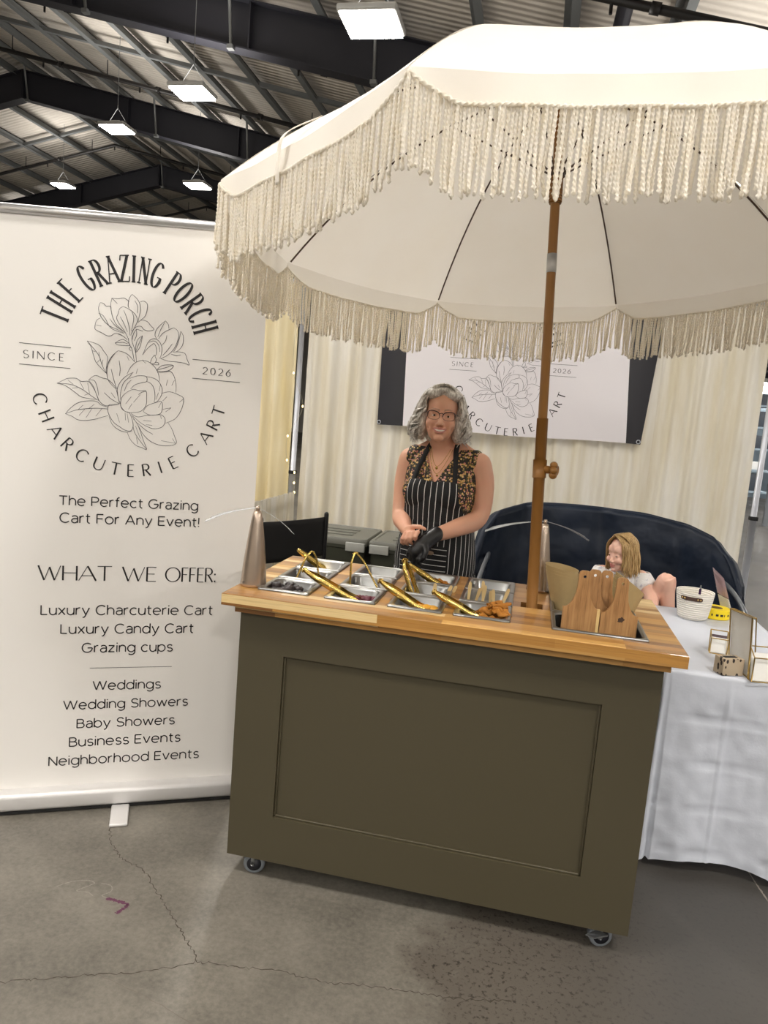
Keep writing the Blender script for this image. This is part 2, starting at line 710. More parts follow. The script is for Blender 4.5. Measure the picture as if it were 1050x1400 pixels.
ribbon_floor('floor_scribble', [(-1.32, 1.90), (-1.29, 1.935), (-1.25, 1.955), (-1.22, 1.95), (-1.235, 1.925), (-1.25, 1.90), (-1.215, 1.905), (-1.19, 1.895)], .0022, M_CHALK, 'faint pale scribble on the concrete left of the purple tick', 9, .001)
ribbon_floor('floor_scribble', [(-1.20, 1.955), (-1.165, 1.955), (-1.15, 1.93), (-1.165, 1.905), (-1.14, 1.90)], .0022, M_CHALK, 'faint pale scribble on the concrete beside the purple tick', 10, .001)
M_PURPLE = simple('purple_tape', '#5a2f47', .7)
ribbon_floor('floor_mark', [(-1.145, 1.898), (-1.11, 1.897), (-1.066, 1.893)], .0085, M_PURPLE, 'purple paint tick on the concrete', 6, .002)
ribbon_floor('floor_mark', [(-1.066, 1.893), (-1.072, 1.87), (-1.08, 1.846)], .0095, M_PURPLE, 'purple paint tick on the concrete', 7, .002)

# ------------------------------------------------------------------ lettering: pen strokes with thick stems and thin hairlines
def arc(cx, cy, rx, ry, a0, a1, n=18):
    return [(cx + rx * math.cos(R(a0 + (a1 - a0) * k / n)), cy + ry * math.sin(R(a0 + (a1 - a0) * k / n))) for k in range(n + 1)]


def glyph(ch, w):
    """strokes (points, kind) in a cell w wide and 1 high; kind: a = by direction, n = hairline, k = stem"""
    if ch == 'T':
        return [([(0, 1), (w, 1)], 'a'), ([(w / 2, 1), (w / 2, 0)], 'k')]
    if ch == 'H':
        return [([(.06, 1), (.06, 0)], 'k'), ([(w - .06, 1), (w - .06, 0)], 'k'), ([(.06, .52), (w - .06, .52)], 'n')]
    if ch == 'E':
        return [([(.06, 1), (.06, 0)], 'k'), ([(.06, 1), (w, 1)], 'n'), ([(.06, .52), (w * .85, .52)], 'n'), ([(.06, 0), (w, 0)], 'n')]
    if ch == 'F':
        return [([(.06, 1), (.06, 0)], 'k'), ([(.06, 1), (w, 1)], 'n'), ([(.06, .52), (w * .85, .52)], 'n')]
    if ch == 'I':
        return [([(w / 2, 1), (w / 2, 0)], 'k')]
    if ch == 'C':
        return [(arc(w / 2, .5, w / 2, .5, 42, 318, 26), 'a')]
    if ch == 'G':
        return [(arc(w / 2, .5, w / 2, .5, 42, 340, 26), 'a'), ([(w * .55, .42), (w * 1.02, .42)], 'n'), ([(w * .95, .42), (w * .95, .22)], 'k')]
    if ch in 'O0':
        return [(arc(w / 2, .5, w / 2, .5, 0, 360, 32), 'a')]
    if ch == 'U':
        return [([(.05, 1), (.05, .35)] + arc(w / 2, .35, w / 2 - .05, .35, 180, 270, 8)[1:], 'a'), (arc(w / 2, .35, w / 2 - .05, .35, 270, 360, 8) + [(w - .05, 1)], 'n')]
    if ch == 'R':
        return [([(.06, 1), (.06, 0)], 'k'), ([(.06, 1)] + arc(w * .5, .76, w * .4, .24, 90, -90, 12) + [(.06, .52)], 'a'), ([(w * .42, .52), (w, 0)], 'k')]
    if ch == 'P':
        return [([(.06, 1), (.06, 0)], 'k'), ([(.06, 1)] + arc(w * .5, .74, w * .45, .26, 90, -90, 12) + [(.06, .48)], 'a')]
    if ch == 'A':
        return [([(0, 0), (w / 2, 1)], 'n'), ([(w / 2, 1), (w, 0)], 'k'), ([(w * .17, .34), (w * .83, .34)], 'n')]
    if ch == 'W':
        return [([(0, 1), (w * .27, 0)], 'k'), ([(w * .27, 0), (w * .5, .9)], 'n'), ([(w * .5, .9), (w * .73, 0)], 'k'), ([(w * .73, 0), (w, 1)], 'n')]
    if ch == 'N':
        return [([(.04, 0), (.04, 1)], 'n'), ([(.04, 1), (w - .04, 0)], 'k'), ([(w - .04, 0), (w - .04, 1)], 'n')]
    if ch == 'Z':
        return [([(.05, 1), (w, 1)], 'n'), ([(w, 1), (0, 0)], 'k'), ([(0, 0), (w, 0)], 'n'), ([(.05, 1), (.02, .8)], 'n'), ([(w, 0), (w + .02, .2)], 'n')]
    if ch == 'S':
        return [(arc(w / 2, .75, w * .42, .25, 35, 270, 16) + arc(w / 2, .25, w * .46, .25, 90, -145, 16)[1:], 'a')]
    if ch == '2':
        return [(arc(w / 2, .7, w * .45, .3, 160, -25, 14) + [(.02, 0)], 'a'), ([(.02, 0), (w, 0)], 'a')]
    if ch == '6':
        return [(arc(w / 2, .32, w * .46, .32, 0, 360, 24), 'a'), ([(w * .8, 1), (w * .35, .72), (w * .06, .38)], 'a')]
    if ch == ':':
        return [([(w / 2, .62), (w / 2, .5)], 'k'), ([(w / 2, .12), (w / 2, 0)], 'k')]
    return []


def stroke(b, pts, widths, fn):
    """flat ribbon in the plane; fn maps (x, y) to a 3D point"""
    P = [Vector((x, y)) for x, y in pts]
    if len(P) < 2:
        return
    vs = []
    for i, p in enumerate(P):
        t = P[min(i + 1, len(P) - 1)] - P[max(i - 1, 0)]
        if t.length < 1e-9:
            t = Vector((1, 0))
        t.normalize()
        n = Vector((-t.y, t.x)) * widths[i] / 2
        vs += [fn(*(p + n)), fn(*(p - n))]
    b.add(vs, [(2 * i + 1, 2 * i, 2 * i + 2, 2 * i + 3) for i in range(len(P) - 1)])


def draw_glyph(b, ch, w, h, thin, thick, fn, serif=0.0):
    """fn maps glyph coordinates (metres, origin at lower left) to 3D"""
    for pts, kind in glyph(ch, w / h):
        P = [(x * h, y * h) for x, y in pts]
        ws = []
        for i in range(len(P)):
            a = Vector(P[min(i + 1, len(P) - 1)]) - Vector(P[max(i - 1, 0)])
            a = a.normalized() if a.length > 0 else Vector((1, 0))
            if kind == 'n':
                ws.append(thin)
            elif kind == 'k':
                ws.append(thick)
            else:
                ws.append(thin + (thick - thin) * abs(a.y) ** 1.6)
        if kind != 'a' or len(P) == 2:      # square ends
            pass
        stroke(b, P, ws, fn)
        if serif and kind in 'kn' and len(P) == 2 and abs(P[0][1] - P[1][1]) > .5 * h:
            for x, y in P:
                stroke(b, [(x - serif, y), (x + serif, y)], [thin * 1.15] * 2, fn)


def arc_text(b, items, c, r, h, w_of, thin, thick, plane, inward=False, serif=0.0):
    """letters standing on a circle; items are (letter, angle in degrees)"""
    for ch, ang in items:
        a = R(ang)
        w = w_of(ch)
        if not inward:                     # read along the top of the circle
            ex = Vector((math.sin(a), -math.cos(a)))
            ey = Vector((math.cos(a), math.sin(a)))
        else:                              # read along the bottom
            ex = Vector((-math.sin(a), math.cos(a)))
            ey = Vector((-math.cos(a), -math.sin(a)))
        o = Vector(c) + Vector((math.cos(a), math.sin(a))) * r - ex * w / 2 - ey * h / 2

        def fn(x, y, o=o, ex=ex, ey=ey):
            q = o + ex * x + ey * y
            return plane(q.x, q.y)
        draw_glyph(b, ch, w, h, thin, thick, fn, serif)


def line_text(b, text, x0, x1, y, h, w_of, thin, thick, plane, gap):
    tot = sum(w_of(c) for c in text) + gap * (len(text) - 1)
    k = (x1 - x0) / tot
    x = x0
    for c in text:
        w = w_of(c) * k
        draw_glyph(b, c, w * .96, h, thin, thick, lambda px, py, x=x: plane(x + px, y + py))
        x += w + gap * k


def mono(ch):
    """single-weight rounded sans: (strokes, width); cap height .70, x-height .52"""
    X, r = .52, .26
    bowl = arc(.25, .26, .25, .26, 0, 360, 28)
    D = {
        'a': ([arc(.215, .355, .195, .165, 150, 0, 10) + [(.41, 0)], [(.41, .31), (.2, .31)] + arc(.2, .152, .18, .155, 90, 270, 12) + [(.29, .01), (.41, .12)]], .41),
        'b': ([[(0, .74), (0, 0)], bowl], .50), 'c': ([arc(.25, .26, .25, .26, 48, 312, 20)], .44),
        'd': ([[(.5, .74), (.5, 0)], bowl], .50), 'e': ([[(.01, .265), (.5, .265)], arc(.25, .26, .25, .26, 0, 315, 24)], .50),
        'f': ([arc(.27, .56, .16, .17, 85, 180, 8) + [(.11, 0)], [(0, .5), (.27, .5)]], .27),
        'g': ([bowl, [(.5, .52), (.5, -.02)] + arc(.26, -.02, .24, .2, 0, -140, 10)[1:]], .50),
        'h': ([[(0, .74), (0, 0)], [(0, .28)] + arc(.215, .29, .215, .23, 180, 0, 14) + [(.43, 0)]], .43),
        'i': ([[(.02, .52), (.02, 0)], [(.02, .72), (.02, .645)]], .04),
        'n': ([[(0, .52), (0, 0)], [(0, .28)] + arc(.215, .29, .215, .23, 180, 0, 14) + [(.43, 0)]], .43),
        'o': ([arc(.26, .26, .26, .26, 0, 360, 28)], .52), 'p': ([[(0, .52), (0, -.2)], bowl], .50),
        'r': ([[(0, .52), (0, 0)], [(0, .26)] + arc(.21, .28, .21, .235, 180, 78, 8)], .25),
        's': ([arc(.195, .385, .165, .135, 25, 262, 12) + arc(.195, .13, .18, .13, 88, -150, 12)], .37),
        't': ([[(.11, .68), (.11, .15)] + arc(.25, .15, .14, .15, 180, 280, 8), [(0, .5), (.28, .5)]], .28),
        'u': ([[(0, .52), (0, .23)] + arc(.215, .23, .215, .23, 180, 360, 14) + [(.43, .52)], [(.43, .3), (.43, 0)]], .43),
        'v': ([[(0, .52), (.225, 0)], [(.225, 0), (.45, .52)]], .45),
        'w': ([[(0, .52), (.17, 0)], [(.17, 0), (.35, .5)], [(.35, .5), (.53, 0)], [(.53, 0), (.70, .52)]], .70),
        'x': ([[(0, .52), (.42, 0)], [(.42, .52), (0, 0)]], .42),
        'y': ([[(0, .52), (.23, .02)], [(.46, .52), (.20, -.1), (.14, -.18), (.04, -.2)]], .46),
        'z': ([[(.01, .5), (.40, .5)], [(.40, .5), (0, .02)], [(0, .02), (.41, .02)]], .41),
        'T': ([[(0, .68), (.54, .68)], [(.27, .68), (.27, 0)]], .54),
        'P': ([[(0, .70), (0, 0)], [(0, .68), (.27, .68)] + arc(.27, .495, .205, .185, 90, -90, 12) + [(0, .31)]], .47),
        'G': ([arc(.34, .35, .34, .35, 45, 358, 28), [(.36, .34), (.68, .34)]], .68),
        'C': ([arc(.34, .35, .34, .35, 45, 315, 26)], .60),
        'F': ([[(0, .70), (0, 0)], [(0, .68), (.42, .68)], [(0, .36), (.38, .36)]], .42),
        'A': ([[(0, 0), (.31, .70)], [(.31, .70), (.62, 0)], [(.11, .22), (.51, .22)]], .62),
        'E': ([[(0, .70), (0, 0)], [(0, .68), (.44, .68)], [(0, .36), (.40, .36)], [(0, .02), (.44, .02)]], .44),
        'L': ([[(0, .70), (0, 0)], [(0, .02), (.40, .02)]], .40),
        'W': ([[(0, .70), (.23, 0)], [(.23, 0), (.46, .68)], [(.46, .68), (.69, 0)], [(.69, 0), (.92, .70)]], .92),
        'S': ([arc(.26, .52, .215, .175, 22, 262, 14) + arc(.26, .175, .25, .175, 88, -155, 14)], .50),
        'B': ([[(0, .70), (0, 0)], [(0, .68), (.26, .68)] + arc(.26, .525, .175, .155, 90, -90, 12) + [(0, .37)], [(.26, .37)] + arc(.28, .195, .205, .175, 90, -90, 12) + [(0, .02)]], .48),
        'N': ([[(0, 0), (0, .70)], [(0, .70), (.53, 0)], [(.53, 0), (.53, .70)]], .53),
        '!': ([[(.03, .70), (.03, .2)], [(.03, .075), (.03, 0)]], .06),
        ' ': ([], .17)}
    return D[ch]


def font_text(b, text, xc, y, width, plane):
    """plain sans lettering scaled to a width"""
    gap = .145
    tot = sum(mono(c)[1] for c in text) + gap * (len(text) - 1)
    k = width / tot
    x = xc - width / 2
    for c in text:
        st, w = mono(c)
        for pts in st:
            P = [(px * k, py * k * FONT_Y) for px, py in pts]
            stroke(b, P, [.081 * k] * len(P), lambda px, py, x=x: plane(x + px, y + py))
        x += (w + gap) * k


FONT_Y = 0.97
FLOWER = """-236,411 -246,372 -235,331 -212,296 -174,262 -123,244 -72,221
-236,411 -215,409 -196,392 -174,395 -162,382
-233,308 -257,286 -266,242 -259,224 -223,209 -186,192 -158,195 -136,211 -104,212 -71,195 -49,175
-245,339 -217,328 -194,298 -174,262 -141,237 -76,220
-162,451 -167,405 -162,359 -148,313 -119,268 -67,226
-162,451 -121,451 -84,461 -56,449 -47,439
-87,403 -109,384 -117,350 -126,320 -111,288 -77,244 -50,199 -42,176
-87,403 -59,395 -21,375 3,349 11,312 -8,261 -29,211
-30,493 -47,463 -53,414 -45,396
-30,493 -2,473 23,438 29,391 22,342 16,307
27,448 50,456 74,439 74,396 63,356 41,330 16,305
16,305 41,325 79,318 103,293 126,269 91,255 58,261 38,281 6,273 -17,246 -28,211
-162,451 -143,435 -124,418
-81,378 -61,332 -41,267 -34,210
-103,332 -79,292 -51,233
-26,375 -13,328 -26,240
-10,453 10,417 10,369
-113,211 -85,203 -52,180
-171,310 -133,267 -72,230
-256,257 -224,254
-43,190 -37,152 -17,115 -4,59 3,30
-20,212 -19,173 -9,145 7,99 16,31
-131,147 -102,169 -75,177 -46,161 -32,141 -73,137 -110,137 -131,147
-131,147 -83,157 -46,151
50,218 23,192 10,157 7,99 30,125 42,165 50,218
50,218 28,159 7,99
8,258 -11,223 -19,178
53,249 30,254 8,258
8,258 10,215 -5,175
-17,130 -31,129 -35,114 -21,105
201,338 169,306 142,269 134,229 149,206
201,338 221,316 227,286
197,328 175,282 154,221
260,296 227,278 186,249 159,207
260,296 285,280 296,242 284,186 258,134 221,96 183,72
309,277 328,245 328,191 310,154 282,127
309,277 302,227 285,167 267,130
263,125 306,131 345,123 361,85 378,45 348,54 290,58 232,58 174,72
55,84 72,130 89,175 112,199 140,205 169,184 185,146 182,97 172,71
55,84 86,131 118,164 132,170 147,142 149,103 140,83
94,176 131,189 161,163 172,116
215,238 207,198 184,166
255,183 228,141 192,93
249,109 288,103 317,111
135,92 117,61 113,31 137,33 150,59 135,92
128,23 166,26 161,41 142,39
153,-14 195,24 267,31 244,-5 187,-21 153,-14
153,-14 205,6 267,31
-313,142 -288,106 -273,60 -253,5 -220,-31 -185,-66
-313,142 -266,133 -229,117 -205,86 -177,46 -180,2 -185,-66
-313,142 -265,90 -232,45 -212,-11 -185,-66
-232,45 -235,76
-281,80 -257,73
-246,0 -222,27
-212,-11 -206,24
-499,-166 -457,-140 -431,-126 -377,-121 -345,-139 -299,-135 -271,-166 -247,-208 -223,-264
-499,-166 -456,-173 -411,-198 -374,-224 -342,-245 -296,-253 -237,-256
-499,-166 -412,-166 -339,-192 -274,-234 -223,-264
-430,-137 -394,-165
-354,-140 -325,-193
-402,-192 -366,-184
-320,-233 -294,-220
-302,-145 -288,-221
-441,-372 -417,-339 -372,-296 -318,-274 -245,-268 -208,-292 -161,-303
-441,-372 -397,-386 -360,-407 -306,-408 -242,-393 -196,-375 -159,-362
-441,-372 -371,-340 -290,-323 -226,-316 -161,-316
-362,-339 -327,-302
-290,-323 -254,-291
-352,-377 -317,-330
-306,-388 -271,-325
-242,-373 -203,-316
-109,96 -145,59 -171,8 -178,-46 -172,-104 -148,-140 -114,-172
-118,90 -158,33 -183,-37 -179,-75
-109,96 -72,90 -34,70 3,30
-100,29 -91,-28 -94,-77
-151,-34 -130,-110 -108,-171
-48,64 -33,36
56,48 10,26 -22,-11 -44,-58
56,48 99,39 143,5 169,-42 178,-91
56,45 80,28
25,-17 17,-52
163,-28 216,-20 249,-13 275,-42 292,-100 294,-160
281,-72 263,-113
233,-76 225,-117
-297,-125 -255,-90 -209,-102 -172,-109 -139,-135 -114,-172 -88,-272
-297,-125 -267,-161 -247,-208 -223,-264 -189,-291 -162,-293 -88,-277
-291,-124 -259,-126 -239,-168 -228,-226
-192,-203 -145,-243 -88,-272
-146,-199 -117,-236
-39,-185 -71,-222 -81,-272 -68,-310 -34,-329
-39,-185 2,-164 50,-170 88,-168 94,-217 92,-267 65,-309 27,-324 -34,-329
6,-255 51,-196
-26,-307 -3,-265
-46,-269 -10,-216
88,-170 60,-179 37,-198
-2,-44 -48,-73 -84,-115 -105,-166 -99,-224 -83,-272
-6,-44 -29,-81 -65,-123 -81,-183 -84,-243
-28,-90 27,-66 84,-65 90,-99 57,-112 11,-131 -16,-163
84,-65 132,-71 171,-92 197,-139 194,-189 167,-236 148,-243
90,-99 124,-116 144,-154 151,-203 146,-243
-14,-99 -41,-131 -58,-181
174,-171 157,-222
186,-110 178,-160
198,-174 251,-159 310,-174 348,-196 347,-246 325,-309 288,-357 231,-387
348,-201 322,-228
233,-196 205,-228
265,-273 228,-306
208,-288 265,-273
74,-314 101,-272 148,-248 196,-234 205,-278 194,-319 152,-334 113,-335 74,-314
196,-239 178,-280
-10,-335 38,-356 94,-342 152,-334 200,-329 225,-352 226,-387 203,-419 155,-433 107,-421 58,-395 -5,-345
77,-378 134,-379
97,-407 140,-409
195,-334 201,-359
-88,-272 -125,-280 -157,-288 -165,-323 -150,-366 -121,-408 -82,-435 -44,-457 -6,-459 10,-423 0,-374 -20,-331 -49,-323 -78,-291
-48,-333 -42,-387
-34,-337 -22,-401
-104,-343 -83,-405
-155,-367 -130,-424 -82,-460 -34,-471 3,-459
0,-354 40,-411 80,-478 140,-529 218,-550 310,-531 293,-463 271,-414 250,-385
39,-401 98,-447 147,-473
207,-515 305,-528
284,-494 307,-529
-29,-471 -4,-524 36,-562 74,-574 108,-585 82,-518 61,-460 35,-401 10,-373
12,-433 23,-472 63,-530 108,-585
45,-551 35,-502
26,-422 62,-510"""
FLOWER = [[tuple(int(q) / 2000 for q in w.split(',')) for w in l.split()] for l in FLOWER.split('\n')]
GRAZ = list(zip('THEGRAZINGPORCH', (163.1, 152.1, 141.2, 126.3, 116.6, 106.9, 97.6, 90.6, 83.0, 73.3, 60.5, 51.0, 40.6, 30.0, 20.6)))
CHAR = list(zip('CHARCUTERIECART', (-164.7, -154, -142.9, -132.4, -120.8, -109.6, -99, -89.5, -79.6, -70.5, -61.5, -46, -33.6, -23.8, -13.7)))


def logo(plane, full=True):
    """the stall's emblem: two arcs of lettering, date lines and a spray of magnolia; returns lettering and drawing shapes"""
    out = []
    b = MB()
    wg = dict(T=.029, H=.031, E=.024, G=.029, R=.029, A=.033, Z=.027, I=.010, N=.031, P=.026, O=.029, C=.027)
    if full:
        arc_text(b, GRAZ, (.389, 1.719), .264, .087, lambda c: wg[c], .0040, .0094, plane, serif=.0065)
    out.append(b)
    b = MB()
    wc = dict(C=.037, H=.033, A=.040, R=.026, U=.034, T=.033, E=.022, I=.010)
    arc_text(b, CHAR, (.397, 1.589), .312, .043, lambda c: wc[c], .0032, .0056, plane, inward=True)
    out.append(b)
    b = MB()
    for x0, x1, z0, z1 in ((.027, .19, 1.6925, 1.6925), (.028, .19, 1.6215, 1.6215)):
        stroke(b, [(x0, z0), (x1, z1)], [.0019] * 2, plane)
    line_text(b, 'SINCE', .040, .168, 1.644, .0255, lambda c: dict(S=.6, I=.16, N=.8, C=.8, E=.5)[c], .0015, .0028, plane, .34)
    out.append(b)
    b = MB()
    line_text(b, '2026', .636, .736, 1.645, .0245, lambda c: .6, .0015, .0030, plane, .38)
    for x0, x1, z0, z1 in ((.598, .77, 1.694, 1.694), (.600, .771, 1.6265, 1.6265)):
        stroke(b, [(x0, z0), (x1, z1)], [.0019] * 2, plane)
    out.append(b)
    f = MB()
    for pl in FLOWER:
        P = catmull([(.398 + x, 1.65 + y, 0) for x, y in pl], 6)
        n = len(P)
        ws = [.0011 + .0007 * math.sin(PI * i / (n - 1)) for i in range(n)]
        stroke(f, [(p.x, p.y) for p in P], ws, plane)
    return [q for q in out if q.v], f


M_INK = simple('black_ink', '#1d1a1c', .6)
M_INKLINE = simple('grey_ink', '#45434a', .6)
M_BANNER = simple('banner_film', '#e9e6e2', .55, var=.015, scale=3)
M_ALU = simple('brushed_aluminium', '#c9c9cb', .35, .75, var=.05)
M_ALU2 = simple('silver_base', '#d4d2d1', .42, .35, var=.04)
M_DARKGAP = simple('black_rubber', '#151515', .8)

# ------------------------------------------------------------------ roll-up sign stand
B0 = Vector((-1.741, 2.166, 0))
BU = Vector((math.cos(R(28.272)), math.sin(R(28.272)), 0))
BN = Vector((BU.y, -BU.x, 0))           # towards the viewer


def bpl(off):
    o = B0 - BN * .06 + BN * off
    return lambda s, z: o + BU * s + Vector((0, 0, z))


stand = thing('banner_stand', 'tall white roll-up sign stand with black lettering beside the cart', 'sign', B0 + BU * .4 - BN * .06, R(28.272))
b = MB()
S0, S1 = -.06, .852
nx, nz = 24, 40


def bsheet(u, v):
    s = S0 + (S1 - S0) * u
    z = .075 + (2.122 + .062 * s - .075) * v
    return bpl(0)(s, z)


b.grid(bsheet, nx, nz)
b.grid(lambda u, v: bsheet(1 - u, v) - BN * .001, nx, nz)
panel = b.build('banner_panel', M_BANNER, stand)
LT, ff = logo(bpl(.0012))
P_ = bpl(.0012)
for t_ in LT:
    t_.build('lettering', M_INK, panel)['label'] = 'black printed lettering'
bb = MB()
line_text(bb, 'WHAT', .101, .350, .867, .054, lambda c: dict(W=1.2, H=.85, A=.95, T=.8)[c], .0027, .0060, P_, .03)
line_text(bb, 'WE', .385, .505, .867, .054, lambda c: dict(W=1.2, E=.55)[c], .0027, .0060, P_, .04)
line_text(bb, 'OFFER:', .538, .722, .867, .054, lambda c: {'O': 1.05, 'F': .5, 'E': .52, 'R': .6, ':': .16}[c], .0027, .0058, P_, .06)
bb.build('lettering', M_INK, panel)['label'] = 'black printed heading'
for t, xc, y, w in (('The Perfect Grazing', .403, 1.142, .477), ('Cart For Any Event!', .409, 1.079, .481), ('Luxury Charcuterie Cart', .414, .739, .602), ('Luxury Candy Cart', .414, .668, .467),
                    ('Grazing cups', .414, .596, .319), ('Weddings', .416, .450, .240), ('Wedding Showers', .418, .377, .443), ('Baby Showers', .419, .303, .349),
                    ('Business Events', .419, .231, .398), ('Neighborhood Events', .421, .159, .540)):
    bb = MB()
    font_text(bb, t, xc, y, w, P_)
    bb.build('lettering', M_INK, panel)['label'] = 'black printed line of lettering'
bb = MB()
stroke(bb, [(.283, .535), (.575, .535)], [.0017] * 2, P_)
bb.build('printed_rule', M_INK, panel)
ff.build('flower_drawing', M_INKLINE, panel)['label'] = 'fine line drawing of magnolia flowers'


def bbox3(b, s0, s1, n0, n1, z0, z1, bev=0):
    Mx = Matrix((BU.to_4d(), BN.to_4d(), (0, 0, 1, 0), (0, 0, 0, 1))).transposed()
    Mx.col[0][3] = Mx.col[1][3] = 0
    Mx = Matrix.Translation(B0 - BN * .06) @ Mx
    b.box((s0, n0, z0), (s1, n1, z1), M=Mx, bev=bev)


b = MB()
bbox3(b, -.075, .885, -.05, .055, .012, .078, .016)
b.build('base', M_ALU2, stand)
b = MB()
bbox3(b, -.075, .885, -.045, .05, .004, .014)
b.build('base_gasket', M_DARKGAP, stand)
for s in (.41, .10 - .5):
    if s < 0:
        continue
    b = MB()
    bbox3(b, s - .032, s + .032, .04, .185, .0, .013, .005)
    bbox3(b, s - .03, s + .03, -.20, -.04, .0, .012, .004)
    b.build('foot', M_ALU2, stand)
b = MB()
for k in range(1):
    pa, pb = bpl(0)(S0 - .005, 2.126 + .062 * S0), bpl(0)(S1 + .005, 2.126 + .062 * S1)
    b.tube([pa, pb], .0165, 14)
b.build('top_rail', M_ALU, stand)
b = MB()
q = bpl(-.04)
b.tube([q(.4, .05), q(.4, 2.15)], .011, 10)
b.build('support_pole', M_ALU, stand)

# ------------------------------------------------------------------ pipe and drape behind the stall
M_DRAPE = cloth('cream_drape', '#d9d0ba', '#e6e2d9', .25, 700, .35, .9, (9, 9, 1.1))
M_DRAPE2 = cloth('warm_cream_drape', '#dccb9c', '#e6dcc0', .3, 700, .3, .9, (9, 9, 1.1))
M_PIPEALU = simple('drape_pipe', '#b9bcc4', .4, .35, var=.04)
DY = 5.0


def drape(name, x0, x1, y, z0, z1, folds, amp, mat, label, seed, group=None, axis='x', top_gather=0.0):
    rnd = random.Random(seed)
    ph = [rnd.uniform(0, 6.28) for _ in range(6)]
    n = max(40, int(abs(x1 - x0) * 110))

    def fn(u, v):
        z = z0 + (z1 - z0) * v
        x = x0 + (x1 - x0) * u
        k = folds * 2 * PI * u
        f = math.sin(k + ph[0] + .5 * math.sin(k * .37 + ph[1]) + .25 * v) * .6 + .3 * math.sin(k * 1.73 + ph[2] + .6 * v) + .2 * math.sin(k * .41 + ph[3])
        f = math.copysign(abs(f) ** .8, f)
        soft = noise.noise(Vector((x * 6, z * 3, seed))) * .25 + noise.noise(Vector((x * 20, z * 11, seed + 5))) * .08
        d = (f + soft) * amp * (1 - .35 * v)
        if axis == 'x':
            return (x + .25 * d, y + d, z)
        return (y + d, x + .25 * d, z)
    b = MB()
    b.grid(fn, n, 44)
    o = b.build(name, mat)
    return tag(o, label, 'curtain', group)


drape('curtain', -1.62, -.82, DY, .02, 2.42, 7, .024, M_DRAPE, 'cream sheer drape on the back rail, behind the black folding chair', 1)
drape('curtain', -.84, -.02, DY + .05, .02, 2.42, 6, .023, M_DRAPE, 'cream sheer drape behind the woman in the striped apron', 2)
drape('curtain', -.04, .74, DY, .02, 2.42, 6, .023, M_DRAPE, 'cream sheer drape behind the umbrella pole and navy loveseat', 3)
drape('curtain', .72, 1.37, DY + .05, .02, 2.42, 6, .020, M_DRAPE, 'crinkled cream drape at the right end, next to the far gap', 4)
drape('curtain', -2.75, -1.71, DY + .05, .02, 2.42, 8, .032, M_DRAPE2, 'yellowish cream drape left of the corner pole, beside the sign stand', 5)
drape('short_curtain', 2.6, 4.93, -1.622, .02, .965, 30, .026, M_DRAPE, 'short cream drape gathered on the low side rail', 6, axis='y')


def upright(x, y, z, label):
    t = thing('drape_upright', label, 'pole', (x, y, 0))
    b = MB()
    b.tube([(x, y, .01), (x, y, 1.1)], .022, 14)
    b.tube([(x, y, 1.1), (x, y, z)], .018, 14)
    b.build('pole', M_PIPEALU, t)
    b = MB()
    b.box((x - .2, y - .2, 0), (x + .2, y + .2, .008), bev=.003)
    b.build('base_plate', M_PIPEALU, t)
    b = MB()
    b.box((x - .024, y - .025, 1.085), (x + .024, y + .024, 1.11), bev=.004)
    b.build('slip_collar', M_DARKGAP, t)
    return t


upright(-1.66, DY - .03, 2.46, 'grey metal upright at the left back corner of the drapes')
upright(1.40, DY - .03, 2.46, 'silver metal upright at the right end of the drapes')
for x0, x1, y, z, lb in ((-1.64, 1.38, DY, 2.43, 'metal cross rail carrying the back drapes'), (-2.8, -1.68, DY + .05, 2.43, 'metal cross rail of the neighbouring drape')):
    b = MB()
    b.tube([(x0, y, z), (x1, y, z)], .017, 12)
    tag(b.build('drape_rail', M_PIPEALU), lb, 'rail')
b = MB()
b.tube([(-1.67, 2.6, .93), (-1.67, DY - .06, .93)], .016, 12)
tag(b.build('side_rail', M_PIPEALU), 'low metal side rail under the gathered short drape', 'rail')

# warm string lights down the corner pole
M_BULB = emitter('warm_bulb', (1.0, .72, .3), 6.0)
M_WIRE = simple('clear_wire', '#b8b29c', .4)
sl = thing('string_lights', 'thin string of warm fairy lights hanging down the corner pole', 'string lights', (-1.65, DY - .07, 2.4))
b = MB()
SLP = [(-1.66, DY - .075, 2.42), (-1.69, DY - .08, 2.1), (-1.684, DY - .08, 1.79), (-1.60, DY - .085, 1.566), (-1.697, DY - .08, 1.352), (-1.691, DY - .08, 1.182), (-1.63, DY - .08, 1.1), (-1.628, DY - .08, 1.027), (-1.622, DY - .08, .96)]
b.tube(catmull(SLP, 6), .0012, 5)
b.build('wire', M_WIRE, sl)
for p in SLP[2:]:
    b = MB()
    b.ell(p, (.006, .006, .009), n=8, m=6)
    b.build('bulb', M_BULB, sl)

# banner hanging on the drapes
M_HANG = simple('vinyl_banner', '#e4e0e4', .5, var=.02, scale=3)
M_HBLACK = simple('vinyl_black', '#1f1e25', .5)
HX0, HX1 = -1.078, .685


def hpl(off):
    def fn(x, z):
        t = (x - HX0) / (HX1 - HX0)
        edge = max(0.0, abs(t - .5) * 2 - .86) / .14
        y = DY - .065 - off - .012 * math.sin(t * 5.1 + .4) * (1 - .4 * (z - 1.5)) + .0
        y += .055 * edge ** 2 * (1.0 if t > .5 else -1.0) * 0 + .03 * edge ** 2
        return Vector((x, y, z))
    return fn


hb = thing('hanging_banner', 'wide white vinyl banner with black ends hung across the back drapes', 'banner', ((HX0 + HX1) / 2, DY - .07, 1.48))


